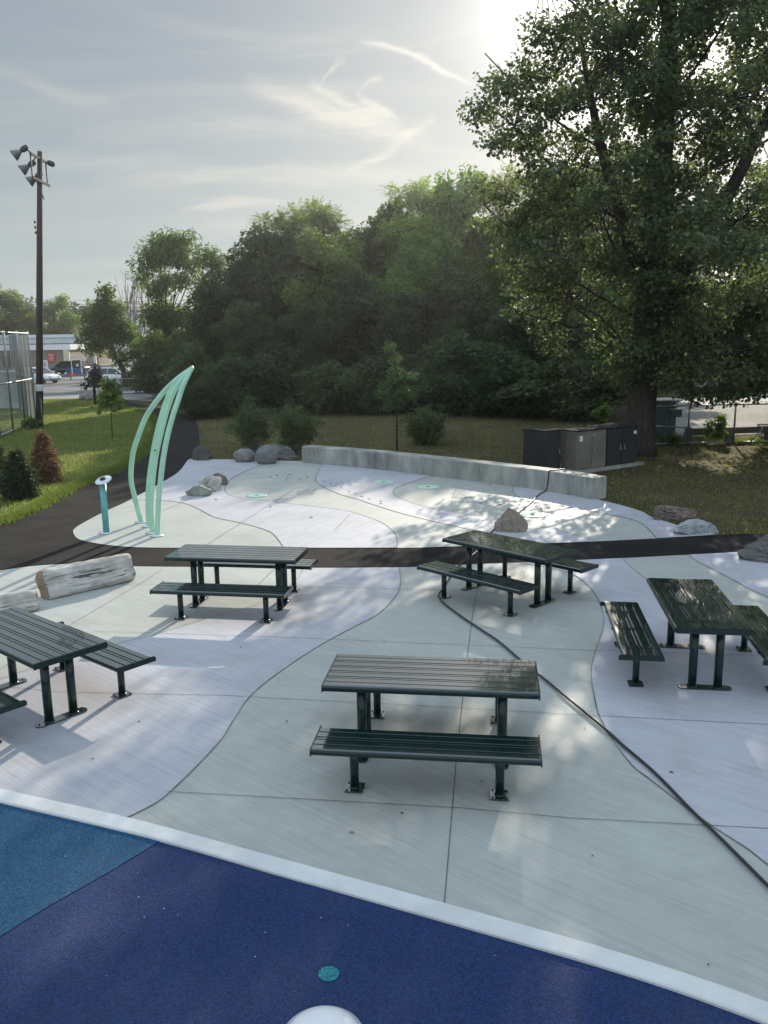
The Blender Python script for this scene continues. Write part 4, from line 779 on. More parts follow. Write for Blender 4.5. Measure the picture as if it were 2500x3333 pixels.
# houses behind the trees
def house(label, px0, px1, pye, pyr, Y, m_):
    a, c_ = at(px0, pye, Y), at(px1, pye, Y); w = c_[0] - a[0]; ze = a[2]; zr = at(px0, pyr, Y)[2]; t = thing('house', label, 'house', (a[0], Y, 0))
    MB().add([(0, 0, 0), (w, 0, 0), (w, 0, ze), (w / 2, 0, zr), (0, 0, ze), (0, 9, 0), (w, 9, 0), (w, 9, ze), (w / 2, 9, zr), (0, 9, ze)], [(0, 1, 2, 3, 4), (5, 9, 8, 7, 6), (0, 4, 9, 5), (1, 6, 7, 2)]).build('wall', M_[m_], t)
    k = (zr - ze) / (w / 2); MB().add([(-.4, -.4, ze - .4 * k + .02), (w / 2, -.4, zr + .02), (w + .4, -.4, ze - .4 * k + .02), (-.4, 9.4, ze - .4 * k + .02), (w / 2, 9.4, zr + .02), (w + .4, 9.4, ze - .4 * k + .02), (-.4, -.4, ze - .4 * k + .2), (w / 2, -.4, zr + .22), (w + .4, -.4, ze - .4 * k + .2), (-.4, 9.4, ze - .4 * k + .2), (w / 2, 9.4, zr + .22), (w + .4, 9.4, ze - .4 * k + .2)],
         [(0, 3, 4, 1), (1, 4, 5, 2), (6, 7, 10, 9), (7, 8, 11, 10), (0, 1, 7, 6), (1, 2, 8, 7), (3, 9, 10, 4), (4, 10, 11, 5), (0, 6, 9, 3), (2, 5, 11, 8)]).build('roof', M_['shing'], t)
    for f_ in (.25, .7):
        for z in (1.5, ze * .72): wn = MB().box((w * f_, -.03, z), (1.1, .1, 1.3)).build('window', M_['white'], t); MB().box((w * f_, -.05, z), (.9, .1, 1.1)).build('pane', M_['glass'], wn)
house('grey roofed house behind the trees across the street', 128, 196, 718, 684, 150, 'tan')
house('pale gabled house behind the bare vines across the street', 240, 318, 700, 664, 140, 'clap')
house('white clapboard house glimpsed behind the big trees', 1120, 1330, 720, 600, 78, 'clap')
# ------------------------------------------------------------------ right side: car park edge
a = at(1360, 863, 62); c_ = at(2100, 850, 62); t = thing('brick_building', 'low dull brick building across the car park on the right', 'building', (a[0], 62, 0)); w = c_[0] - a[0]
MB().box((w / 2, 5, 2.1), (w, 10, 4.2)).build('wall', M_['brick'], t); MB().box((w / 2, 5, 4.3), (w + .3, 10.3, .25)).build('roof', M_['shing'], t)
q = at(1512, 860, 62); MB().box((q[0] - a[0], -.04, 1.1), (1.15, .1, 2.2)).build('door', M_['door'], t)
q = at(1620, 835, 62); wn = MB().box((q[0] - a[0], -.04, 1.9), (1.6, .1, 1.1)).build('window', M_['white'], t); MB().box((q[0] - a[0], -.06, 1.9), (1.4, .1, .9)).build('pane', M_['glass'], wn)
q = G(1436, 948); t = thing('metal_shed', 'grey green metal cupboard shed with pale corrugated roof behind the fence', 'shed', (q[0], q[1] + .6, 0), R(12)); hs_ = at(1436, 868, q[1] + .6)[2]
MB().box((-.05, .4, hs_ / 2), (1.30, .9, hs_)).build('body', M_['dump'], t)
for k in (0, 1): MB().box((.18 + k * .27, -.065, hs_ / 2), (.24, .03, hs_ - .16), 0, .008).build('door', M_['dump'], t)
o = MB()
for i in range(16): o.box((-.72 + i * .098, .38, hs_ + .05 + (.02 if i % 2 else 0)), (.098, 1.2, .03))
o.build('roof', M_['roofm'], t); mb_ = MB().box((.48, -.22, .88), (.36, .28, .26), 0, .02).build('meter_box', M_['dump'], t); MB().box((.48, -.23, 1.025), (.40, .32, .025), 0, .005).build('lid', M_['roofm'], mb_)
p_ = G(1487, 958); p2 = G(1760, 948); t = thing('timber_guard_rail', 'weathered timber guard rail below the car park fence', 'guard rail', (p_[0], p_[1] + .35, 0)); d_ = p2 - p_; rz_ = math.atan2(d_[1], d_[0]); ln = math.hypot(d_[0], d_[1])
MB().box((d_[0] / 2, d_[1] / 2, .36), (ln, .16, .22), rz_, .015).build('beam', M_['timber'], t)
for f_ in np.linspace(.02, .98, 4): MB().box((d_[0] * f_, d_[1] * f_ - .0, .16), (.2, .22, .4), rz_).build('post', M_['timber'], t)
q = G(1645, 956); t = thing('pipe_barrier', 'bent grey pipe barrier at the right end of the timber rail', 'barrier', q); MB().tube([(-.42, 0, 0), (-.1, 0, .34), (.0, .0, .5), (-.2, 0, .62), (.8, 0, .62), (.85, 0, 0)], .022, 8).build('pipe', M_['steel'], t)
q0_, q1_ = G(1395, 950), G(1492, 952); o = MB().tube([(0, 0, .52), (q1_[0] - q0_[0], q1_[1] - q0_[1], .45)], .025, 8)
for s_ in (0, 1): o.tube([((q1_[0] - q0_[0]) * s_, (q1_[1] - q0_[1]) * s_, 0), ((q1_[0] - q0_[0]) * s_, (q1_[1] - q0_[1]) * s_, .52 - .07 * s_)], .025, 8)
tag(o.build('hand_rail', M_['steel'], loc=(q0_[0], q0_[1], 0)), 'low grey pipe rail in front of the metal shed', 'rail')
a = G(1314, 922); t = thing('picket_fence', 'short stretch of grey wooden picket fence left of the maple trunk', 'fence', a)
for i in range(8): MB().box((i * .1, i * .006, .42), (.075, .02, .84 + .03 * (i % 3))).build('picket', M_['timber'], t)
MB().box((.35, .04, .3), (.8, .04, .07)).build('rail', M_['timber'], t)
# far utility pole and wires
Yp = 105; a = at(317, 595, Yp); t = thing('utility_pole', 'grey utility pole rising behind the feathery tree', 'pole', (a[0], Yp, 0)); MB().tube([(0, 0, 0), (0, 0, a[2] + .6)], [.17, .12], 10).build('pole', M_['timber'], t)
w0 = at(-60, 628, Yp + 8); w1 = at(330, 640, Yp)
for i, (dz) in enumerate((0, -.5, -.72, -2.0)):
    pts = [tuple(w0 * (1 - f_) + w1 * f_ + np.array([0, 0, dz - .8 * math.sin(PI * f_)])) for f_ in np.linspace(0, 1, 12)]; b0 = Vector(pts[0])
    tag(MB().tube([tuple(Vector(p) - b0) for p in pts], .022 if i else .014, 5).build('power_line', M_['black'], loc=b0), 'thin dark power line crossing the sky above the far shop', 'power line', 'power lines above the far shop')
# ------------------------------------------------------------------ trees
def leaf_mesh(c, rad, n, size, seed, up=.6, flat=.75, aspect=.42, shell=.6):
    g_ = np.random.default_rng(seed); c = np.asarray(c); rad = np.asarray(rad); K_ = len(c)
    w = rad ** 2; idx = g_.choice(K_, n, p=w / w.sum())
    d = g_.normal(0, 1, (n, 3)); d /= np.linalg.norm(d, axis=1)[:, None]; r = g_.uniform(0, 1, n) ** (1 / (1 + 2 * shell))
    p = c[idx] + d * (r * rad[idx])[:, None] * np.array([1, 1, flat])
    nr = d * .55 + g_.normal(0, .55, (n, 3)) + np.array([0, 0, up]); nr /= np.linalg.norm(nr, axis=1)[:, None]
    ax = d * .7 + g_.normal(0, .5, (n, 3)) + np.array([0, 0, -.35]); ax -= (ax * nr).sum(1)[:, None] * nr; ax /= np.linalg.norm(ax, axis=1)[:, None] + 1e-9
    s_ = np.cross(nr, ax); Ls = size * g_.uniform(.65, 1.3, n)[:, None]; fold = nr * Ls * g_.uniform(-.05, .2, (n, 1))
    V = np.empty((n, 4, 3)); V[:, 0] = p; V[:, 1] = p + ax * Ls * .42 + s_ * Ls * aspect + fold; V[:, 2] = p + ax * Ls - fold * .4; V[:, 3] = p + ax * Ls * .42 - s_ * Ls * aspect + fold
    b_ = np.arange(n)[:, None] * 4
    return V.reshape(-1, 3), np.concatenate([b_ + np.array([[0, 1, 2]]), b_ + np.array([[0, 2, 3]])], 1).reshape(-1, 3)
def frond_mesh(c, rad, nf, ln, seed, lf=.17, k=6, droop=.35):
    g_ = np.random.default_rng(seed); c = np.asarray(c); rad = np.asarray(rad); idx = g_.choice(len(c), nf, p=rad ** 2 / (rad ** 2).sum())
    d = g_.normal(0, 1, (nf, 3)); d[:, 2] = d[:, 2] * .55 + .22; d /= np.linalg.norm(d, axis=1)[:, None]
    p = c[idx] + d * (rad[idx] * g_.uniform(.15, .9, nf))[:, None] * np.array([1, 1, .7]); ll = ln * g_.uniform(.7, 1.2, nf)
    side = np.cross(d, [0, 0, 1.0]); side /= np.linalg.norm(side, axis=1)[:, None] + 1e-9; nr = np.cross(side, d); Vs = []
    for j in range(k):
        t_ = (j + .6) / k; q = p + d * (ll * t_)[:, None] - np.array([0, 0, 1]) * (droop * ll * t_ ** 2)[:, None]
        for s_ in (-1, 1):
            a = side * s_ * .85 + d * .5 - np.array([0, 0, .25]) + g_.normal(0, .12, (nf, 3)); a /= np.linalg.norm(a, axis=1)[:, None]; L_ = lf * (1.1 - .5 * t_) * g_.uniform(.8, 1.2, nf)[:, None]
            w_ = np.cross(a, nr); w_ /= np.linalg.norm(w_, axis=1)[:, None] + 1e-9; V = np.empty((nf, 4, 3)); V[:, 0] = q; V[:, 1] = q + a * L_ * .4 + w_ * L_ * .19; V[:, 2] = q + a * L_; V[:, 3] = q + a * L_ * .4 - w_ * L_ * .19; Vs.append(V)
    V = np.concatenate(Vs); n = len(V); b_ = np.arange(n)[:, None] * 4
    return V.reshape(-1, 3), np.concatenate([b_ + np.array([[0, 1, 2]]), b_ + np.array([[0, 2, 3]])], 1).reshape(-1, 3)
def clusters(lobes, n, rmin, rmax, seed, shell=.55):
    g_ = np.random.default_rng(seed); lo = np.array(lobes, float); vol = lo[:, 3] * lo[:, 4] * lo[:, 5]; idx = g_.choice(len(lo), n, p=vol / vol.sum())
    d = g_.normal(0, 1, (n, 3)); d /= np.linalg.norm(d, axis=1)[:, None]; r = g_.uniform(0, 1, n) ** (1 / (1 + 3 * shell)) * g_.uniform(.86, 1.06, n)
    return lo[idx, :3] + d * r[:, None] * lo[idx, 3:6], g_.uniform(rmin, rmax, n), idx
def bend(a, c_, rr, g_, k=5, wob=.12, sag=.0):
    a, c_ = np.array(a, float), np.array(c_, float); ln = np.linalg.norm(c_ - a); o = []
    off = g_.normal(0, wob * ln * .5, 3)
    for i in range(k + 1):
        t_ = i / k; o.append(tuple(a + (c_ - a) * t_ + off * math.sin(PI * t_) + np.array([0, 0, sag * ln * math.sin(PI * t_ * .9)])))
    return o
def wood(mb, stem, r_stem, lobes, cl, idx, seed, twigs=True, start=.35, r_limb=.09):
    """stem: polyline from the ground; limbs run from it to each lobe, twigs from the limbs to the leaf clumps"""
    g_ = np.random.default_rng(seed); stem = [np.array(p, float) for p in stem]; mb.tube([tuple(p) for p in stem], r_stem, 12)
    zs = [p[2] for p in stem]; skel = []
    for li, lo in enumerate(lobes):
        c_ = np.array(lo[:3], float); hd = np.linalg.norm(c_[:2] - stem[-1][:2]); zz_ = max(zs[0] + (zs[-1] - zs[0]) * start, min(zs[-1], c_[2] - .55 * hd - .3))
        a = np.array([np.interp(zz_, zs, [p[i] for p in stem]) for i in range(3)])
        pts = bend(a, c_ + np.array([0, 0, lo[5] * .3]), 0, g_, 6, .10, .05); r0_ = min(r_stem[-1] * .8 if isinstance(r_stem, list) else r_limb, r_limb * (lo[3] / 1.6) ** .7)
        mb.tube(pts, list(np.linspace(r0_, .018, 7)), 7); skel.append(np.array(pts))
    if twigs:
        for p, i in zip(cl, idx):
            s_ = skel[i]; d = np.linalg.norm(s_ - p, axis=1) + np.arange(len(s_))[::-1] * .12; k = int(d.argmin()); mb.tube(bend(s_[k], p, 0, g_, 3, .16, .04), [.022, .016, .011, .006], 5, False)
def tree(name, label, cat, base, stem, r_stem, lobes, ncl, rcl, nleaf, size, lm, seed, kind='leaf', group=None, up=.6, twigs=True, start=.35, r_limb=.09, shell=.55, flat=.75, aspect=.42, barkm='bark', crown='crown', trunk='trunk', lshell=.6, **kw):
    t = thing(name, label, cat, (base[0], base[1], 0), 0, group); cl, rad, idx = clusters(lobes, ncl, rcl[0], rcl[1], seed, shell)
    mb = MB(); wood(mb, stem, r_stem, lobes, cl, idx, seed + 1, twigs, start, r_limb); mb.build(trunk, M_[barkm], t)
    V, Fc = leaf_mesh(cl, rad, nleaf, size, seed + 2, up, flat, aspect, lshell) if kind == 'leaf' else frond_mesh(cl, rad, nleaf, size, seed + 2, **kw)
    np_obj(crown, V, Fc, M_[lm], t); return t

# ---- the big maple
mx = G(1388, 984); mb0 = (mx[0], mx[1] + .4)
mst = [(0, 0, -.1), (.0, 0, .35), (.02, 0, 1.2), (.06, 0, 3.0), (.15, .1, 5.5), (.3, .2, 8), (.4, .2, 11), (.3, .1, 14.5), (.2, 0, 18)]
msr = [.62, .50, .45, .42, .40, .35, .27, .18, .07]
ml = [(-4.2, -.6, 9.2, 1.9, 2.0, 1.2), (-4.9, .8, 11.6, 1.5, 1.8, 1.0), (-4.3, -1.2, 13.4, 1.4, 1.7, 1.1), (-3.6, .6, 15.3, 1.5, 1.9, 1.2), (-2.6, -.4, 17.3, 1.6, 1.8, 1.3), (-5.0, -.2, 7.2, 1.7, 1.9, .9), (-4.0, 1.0, 5.6, 1.6, 1.8, .8),
      (-2.2, -2.4, 7.0, 1.8, 1.8, 1.1), (-2.0, -2.6, 10.3, 1.8, 1.7, 1.1), (-1.4, -2.6, 13.6, 1.8, 1.7, 1.2), (-2.0, 2.6, 8.8, 1.9, 1.8, 1.2), (-1.6, 2.6, 12.2, 1.8, 1.8, 1.2), (-.4, 0, 16.6, 1.9, 1.9, 1.4), (.3, .2, 19.5, 1.9, 1.9, 1.5),
      (1.2, -3.4, 6.2, 1.9, 1.7, .9), (1.0, -3.2, 9.3, 1.9, 1.6, 1.0), (1.3, -3.1, 12.3, 1.9, 1.6, 1.1), (1.2, 3.2, 7.4, 2.0, 1.8, 1.1), (1.5, 3.0, 11.0, 2.0, 1.8, 1.2), (2.0, -1.2, 15.0, 1.9, 1.9, 1.2), (2.6, 1.0, 17.6, 1.8, 1.8, 1.3),
      (4.0, -1.6, 5.2, 1.9, 1.8, .8), (4.4, .8, 7.2, 2.0, 1.9, 1.0), (4.4, -1.4, 9.9, 1.9, 1.8, 1.0), (4.8, .9, 12.3, 1.9, 1.8, 1.1), (4.2, -.6, 14.6, 1.8, 1.8, 1.1), (6.3, -.4, 6.0, 1.7, 1.7, .8), (6.6, .4, 9.0, 1.8, 1.8, 1.0), (6.2, -.6, 11.6, 1.6, 1.7, 1.0),
      (5.2, -2.2, 3.5, 1.7, 1.5, .55), (3.2, 2.2, 4.1, 1.7, 1.6, .7), (-2.6, -1.6, 4.4, 1.5, 1.5, .6), (6.6, 1.6, 4.2, 1.5, 1.6, .6), (.2, -1.6, 4.4, 1.2, 1.3, .6)]
ml += [(7.6, 0, 7.2, 1.6, 1.7, 1.0), (4.6, -3.0, 3.6, 1.8, 1.4, .6), (7.2, -1.6, 3.3, 1.6, 1.5, .6), (-3.6, 1.2, 4.2, 1.4, 1.5, .6), (3.0, 3.4, 3.4, 1.8, 1.4, .7), (8.4, .8, 4.4, 1.5, 1.6, .7)]
def maple_crown(n, seed):
    g_ = np.random.default_rng(seed); zs = [2.2, 3.6, 5, 7, 9.5, 12, 14.5, 17, 19.5, 21.5]; rl = [.6, 2.6, 4.6, 5.4, 5.2, 4.8, 4.2, 3.5, 2.4, .8]; rr = [6.5, 8.4, 8.6, 8.6, 8.2, 7.4, 6.4, 5.0, 3.4, 1.0]; ry = [2.5, 4.2, 4.9, 5.3, 5.2, 4.9, 4.4, 3.7, 2.6, .8]
    o = []
    while len(o) < n:
        z = g_.uniform(2.2, 21.5); a = g_.uniform(0, 2 * PI); r = g_.uniform(0, 1) ** .42; x0, y0 = math.cos(a) * r, math.sin(a) * r
        w_ = np.interp(z, zs, rr if x0 > 0 else rl); m_ = 1 + .10 * math.sin(a * 3 + z * 1.1) + .11 * math.sin(a * 7 - z * 1.9) + .10 * math.sin(z * 2.6 + a)
        if g_.uniform(0, 1) > w_ / 8.7 * (1.0 if z > 4.5 else .75): continue
        p = np.array([x0 * w_ * m_ + .3, y0 * np.interp(z, zs, ry) * m_, z - .12 * (r * w_) * .6])
        if abs(math.sin(p[0] * .9 + 1.3) + math.sin(p[2] * 1.15 + p[0] * .4) + math.sin(p[1] * .8 + p[2] * .5 + 2)) < .26: continue
        o.append(p)
    for i in range(55): o.append(np.array([g_.uniform(-1.5, 1.6), g_.uniform(-2.8, -.9), g_.uniform(4.2, 14)]))
    for i in range(60): o.append(np.array([g_.uniform(2.5, 9.0), g_.uniform(-3, 3), g_.uniform(1.9, 3.6)]))
    for i in range(150): o.append(np.array([g_.uniform(1.5, 9.5), g_.uniform(.5, 6.0), g_.uniform(2.2, 5.6)]))
    return np.array(o)
mcl = maple_crown(1150, 5); lc_ = np.array([l[:3] for l in ml]); midx = np.array([int(np.linalg.norm(lc_ - p, axis=1).argmin()) for p in mcl]); mrad = np.random.default_rng(6).uniform(.42, .82, len(mcl))
t = thing('maple_tree', 'huge leafy maple tree with thick trunk beside the black cabinets', 'tree', (mb0[0], mb0[1], 0)); mb = MB(); wood(mb, mst, msr, ml, mcl, midx, 22, True, .14, .13)
mb.tube([(.05, 0, 4.0), (1.0, -.3, 5.6), (2.2, -.5, 7.8), (3.4, -.4, 10.4), (4.4, -.2, 13)], [.30, .24, .20, .14, .05], 10); mb.tube([(.0, 0, 4.8), (-.8, -.4, 6.6), (-1.7, -.5, 9.2), (-2.4, -.4, 12.2)], [.22, .18, .14, .05], 10)
mb.build('trunk', M_['bark'], t); V, Fc = leaf_mesh(mcl, mrad, 190000, .12, 23, .5, .62, .46, .25); np_obj('crown', V, Fc, M_['maple'], t)
# ---- the wood's edge behind the pad: three kinds, copied
def proto(kind, seed):
    g_ = np.random.default_rng(seed)
    if kind == 'dense': lo = [(0, 0, 5.2, 3.0, 2.8, 2.6), (-1.7, .3, 3.2, 2.2, 2.2, 2.0), (1.9, -.3, 3.4, 2.2, 2.2, 2.0), (.2, .1, 8.0, 2.5, 2.4, 1.9), (-1.6, -.6, 6.9, 1.9, 1.9, 1.6), (1.8, .5, 7.2, 1.9, 1.9, 1.6), (-.5, 0, 9.9, 1.4, 1.4, 1.0), (.9, .2, 9.6, 1.2, 1.2, 1.0), (0, -1.6, 1.6, 2.8, 1.5, 1.6), (.2, 0, 1.6, 3.3, 1.9, 1.6)]; a = ('dense_tree', 175, (.55, 1.15), 38000, .23, 'dense')
    elif kind == 'mid': lo = [(0, 0, 5.0, 2.7, 2.5, 1.9), (-1.6, 0, 6.9, 1.9, 1.9, 1.4), (1.7, .3, 7.2, 1.9, 1.9, 1.4), (.1, -.2, 8.9, 1.9, 1.9, 1.3), (-.9, .4, 10.2, 1.1, 1.1, .9), (1.0, .1, 10.0, 1.1, 1.1, .8), (2.0, -.5, 4.3, 1.9, 1.9, 1.4), (-2.0, .2, 3.8, 1.9, 1.9, 1.5), (0, -.8, 2.0, 2.6, 1.8, 1.6)]; a = ('leafy_tree', 150, (.5, 1.0), 28000, .22, 'mid')
    else: lo = [(0, 0, 6.2, 2.2, 2.2, 1.6), (-1.5, 0, 8.0, 1.6, 1.6, 1.1), (1.6, .3, 8.4, 1.6, 1.6, 1.1), (.2, -.2, 9.6, 1.4, 1.4, .9), (-.9, .4, 10.2, .9, .9, .6), (.9, .2, 10.4, .7, .7, .5), (2.0, -.5, 5.4, 1.6, 1.6, 1.2), (-2.0, .2, 4.8, 1.6, 1.6, 1.2), (0, -.6, 3.2, 2.2, 1.7, 1.4)]; a = ('feathery_tree', 230, (.45, .8), 6800, .62, 'light')
    return lo, a
protos = {}
def wood_tree(kind, px, top, Y, wscale, label, rz=0.0, group='trees at the edge of the wood behind the splash pad'):
    q = at(px, 800, Y); ht_ = at(px, top, Y)[2]
    if kind not in protos:
        lo, a = proto(kind, 5); stem = [(0, 0, -.1), (.05, 0, 2), (.1, .1, 5), (.1, 0, 8.6)]
        t = tree(a[0], label, 'tree', (q[0], Y), stem, [.26, .22, .16, .06], lo, a[1], a[2], a[3], a[4], a[5], {'dense': 31, 'mid': 32, 'light': 33}[kind], 'frond' if kind == 'light' else 'leaf', up=.55, twigs=kind != 'dense', lshell=1.0, shell=.7)
        protos[kind] = t
    else: t = copy_tree(protos[kind])
    s_ = ht_ / {'dense': 11.2, 'mid': 11.4, 'light': 11.4}[kind]; t.location = (q[0], Y, 0); t.scale = (s_ * wscale, s_ * wscale, s_); t.rotation_euler = (0, 0, rz); t['label'] = label; t['group'] = group; return t
wood_tree('dense', 505, 565, 54, .95, 'dark rounded tree at the left end of the wood, beside the asphalt path', .3)
wood_tree('dense', 590, 470, 56, .95, 'tall dark dense tree behind the spray sculpture, highest of the wood\'s left end', 1.9)
wood_tree('light', 630, 428, 60, .85, 'feathery crown poking above the dark dense tree at the wood\'s left end', .7)
wood_tree('dense', 655, 480, 57, .95, 'dark dense tree under the first feathery crown', 3.6)
wood_tree('light', 705, 416, 58, .9, 'light green feathery tree, tallest fronds over the middle of the wood', 2.2)
wood_tree('mid', 720, 490, 54, 1.05, 'mid green leafy tree below the tallest feathery fronds', .2)
wood_tree('dense', 540, 640, 48, .95, 'low dark tree at the front of the wood behind the vase-shaped shrubs', 2.4)
wood_tree('dense', 660, 640, 48, 1.0, 'low dark tree in the wood\'s front row above the fuller vase-shaped shrub', 5.4)
wood_tree('dense', 765, 580, 50, .95, 'low dark tree in the middle of the wood\'s front row', 4.4)
wood_tree('mid', 790, 452, 58, .95, 'leafy tree with even top between the feathery tree and the taller one', 3.0)
wood_tree('dense', 842, 412, 58, .7, 'narrow dark tree with a pointed top left of the sunlit feathery tree', 5.1)
wood_tree('light', 915, 366, 57, .95, 'sunlit feathery tree against the sky left of the maple', 1.2)
wood_tree('mid', 900, 500, 53, .95, 'mid green tree in front of the sunlit feathery tree', 4.0)
wood_tree('dense', 865, 620, 49, .95, 'low dark tree behind the thin sapling', .9)
wood_tree('mid', 985, 345, 57, .80, 'loose leafy tree touching the maple\'s left branches', 3.9)
wood_tree('dense', 985, 560, 50, .95, 'dark tree directly behind the right-hand round shrub', 2.6)
wood_tree('light', 1075, 352, 57, .9, 'leafy tree behind the maple\'s left lower branches', 5.3)
wood_tree('light', 1190, 335, 57, .95, 'feathery tree seen through the maple left of its trunk', .4)
wood_tree('dense', 1120, 620, 46, .95, 'low dark tree behind the leftmost black cabinet', 3.4)
wood_tree('dense', 1215, 650, 44, .9, 'dark bushy tree behind the gap between the black and tan cabinets', 1.4)
wood_tree('mid', 1300, 600, 46, .95, 'low leafy tree behind the tan cabinet', 1.0)
wood_tree('dense', 1262, 325, 57, .95, 'tall dark tree behind the maple\'s trunk, its top among the maple leaves', .2)
wood_tree('mid', 1350, 330, 56, .9, 'tall leafy tree seen right behind the maple trunk', 2.8)
wood_tree('mid', 1640, 520, 78, 1.0, 'leafy tree behind the brick building at the right', 2.0)
wood_tree('mid', 1480, 540, 80, 1.0, 'leafy tree behind the brick building door', 5.0)
wood_tree('mid', 1745, 260, 38, 1.15, 'tall leafy tree crowding in from the right edge', 1.6)
wood_tree('dense', 1600, 570, 74, 1.1, 'tall dark tree beyond the brick building', 3.1)
# ---- left side trees
def far_tree(kind, px, top, Y, w, label, rz, group='trees across the far street'): return wood_tree(kind, px, top, Y, w, label, rz, group)
far_tree('mid', 25, 608, 130, 1.15, 'bright green tree behind the canopy at the left edge', 1.1)
far_tree('mid', -60, 590, 128, 1.2, 'leafy tree at the far left beyond the picture edge', 2.1)
far_tree('mid', 128, 632, 135, 1.1, 'leafy tree just right of the wooden pole behind the shop', 3.3)
far_tree('dense', 70, 660, 138, 1.2, 'dark tree behind the wooden pole across the street', 4.6)
far_tree('dense', 185, 655, 165, 1.5, 'dark rounded tree behind the grey house roof', .8)
far_tree('mid', 232, 648, 170, 1.5, 'broad hazy tree on the skyline left of the small spruce', 5.6)
far_tree('dense', 285, 655, 150, 1.3, 'dark tree behind the bare vine-hung tree', 2.9)
far_tree('dense', 350, 690, 95, .9, 'dark tree below the spreading feathery tree', 1.5)
far_tree('dense', 440, 668, 60, .85, 'dark bushy tree between the spreading feathery tree and the wood', 2.2, 'trees at the edge of the wood behind the splash pad')
far_tree('dense', 395, 705, 63, .9, 'low dark tree under the right side of the spreading feathery tree', 4.2, 'trees at the edge of the wood behind the splash pad')
far_tree('mid', 312, 722, 74, .9, 'low leafy tree under the left side of the spreading feathery tree', 5.2, 'trees at the edge of the wood behind the splash pad')
# street tree
q = G(271, 836); tree('street_tree', 'bushy street tree with dark trunk beside the white car', 'tree', q, [(0, 0, -.1), (-.1, 0, 1.6), (-.7, 0, 2.6), (-1.0, 0, 4.2)], [.27, .22, .19, .12], [(-1.0, 0, 4.8, 1.9, 1.9, 1.5), (-2.6, .2, 4.0, 1.4, 1.6, 1.2), (.8, 0, 4.0, 1.3, 1.5, 1.2), (-1.2, 0, 6.6, 1.5, 1.5, 1.2), (.0, 0, 2.6, 1.4, 1.0, .7), (-2.2, 0, 5.8, 1.2, 1.3, 1.0), (-.9, -.3, 7.7, .8, .8, .7)], 110, (.5, .9), 8500, .24, 'mid', 44, group=None)
# spreading feathery tree left of the wood
Yt = 66; q = at(352, 800, Yt); s2 = Yt / 1856
def PL(px, py, rx, ry, dy=0): p = at(px, py, Yt); return (p[0] - q[0], dy, p[2], rx * s2, rx * s2, ry * s2)
tree('spreading_tree', 'open feathery tree with wide flat crown left of the wood', 'tree', (q[0], Yt), [(0, 0, -.1), (.1, 0, 2.0), (.3, 0, 3.2), (.5, 0, 4.0)], [.24, .18, .14, .10],
     [PL(325, 560, 34, 24), PL(350, 528, 38, 20, .6), PL(395, 525, 40, 18, -.5), PL(440, 548, 36, 18), PL(470, 575, 30, 22, .5), PL(310, 595, 28, 24), PL(340, 625, 26, 16, -.4), PL(420, 575, 36, 18, .8), PL(380, 560, 34, 16, -.9), PL(455, 620, 30, 20), PL(345, 680, 40, 26), PL(400, 690, 40, 24), PL(330, 740, 34, 32), PL(400, 750, 46, 40), PL(360, 800, 60, 34), PL(365, 600, 32, 16, .3), PL(322, 655, 28, 15, .5), PL(432, 640, 28, 18, -.4), PL(410, 605, 26, 12, -.8)], 330, (.5, .95), 26000, .27, 'light', 51, 'leaf', start=.2, r_limb=.075, shell=.4, aspect=.24, lshell=.6)
# bare tree and small spruce
Yt = 92; q = at(290, 800, Yt); g5 = np.random.default_rng(8); mb = MB(); mb.tube([(0, 0, 0), (0, 0, 3.2)], [.2, .13], 8)
for i in range(26):
    tx = at(g5.uniform(246, 318), g5.uniform(582, 660), Yt); p = np.array([tx[0] - q[0], g5.uniform(-1, 1), tx[2]]); pts = bend((0, 0, g5.uniform(1.5, 3.2)), p, 0, g5, 6, .15, .06); mb.tube(pts, list(np.linspace(.06, .015, 7)), 5, False)
    for j in range(4): a = np.array(pts[3 + j % 3]); mb.tube([tuple(a), tuple(a + (p - a) * .5 + g5.normal(0, .35, 3) + np.array([0, 0, .5]))], [.02, .008], 4, False)
t = thing('bare_tree', 'leafless grey tree with fine upright twigs against the sky', 'tree', (q[0], Yt, 0)); mb.build('trunk', M_['twig'], t)
Yt = 175; q = at(246, 800, Yt); zt = at(246, 622, Yt)[2]; tree('spruce_tree', 'small pointed spruce top on the far skyline', 'tree', (q[0], Yt), [(0, 0, 0), (0, 0, zt)], [.3, .03], [(0, 0, zt - .7 - i * 1.3, .5 + i * .42, .5 + i * .42, .55) for i in range(8)], 90, (.4, .8), 3200, .4, 'dense', 61)
# distant wood closing the horizon
g6 = np.random.default_rng(12); cc_ = []; rr_ = []
for i in range(430):
    x = g6.uniform(-260, 330); y = 260 + g6.uniform(-25, 40); hz_ = 10 + 4 * math.sin(x * .05) + 3 * math.sin(x * .13 + 1); z = g6.uniform(1, hz_); cc_.append((x, y, z)); rr_.append(g6.uniform(2.0, 4.2))
V, Fc = leaf_mesh(cc_, rr_, 42000, 1.3, 13, .5); o = np_obj('distant_woods', V, Fc, M_['dense']); o['kind'] = 'stuff'
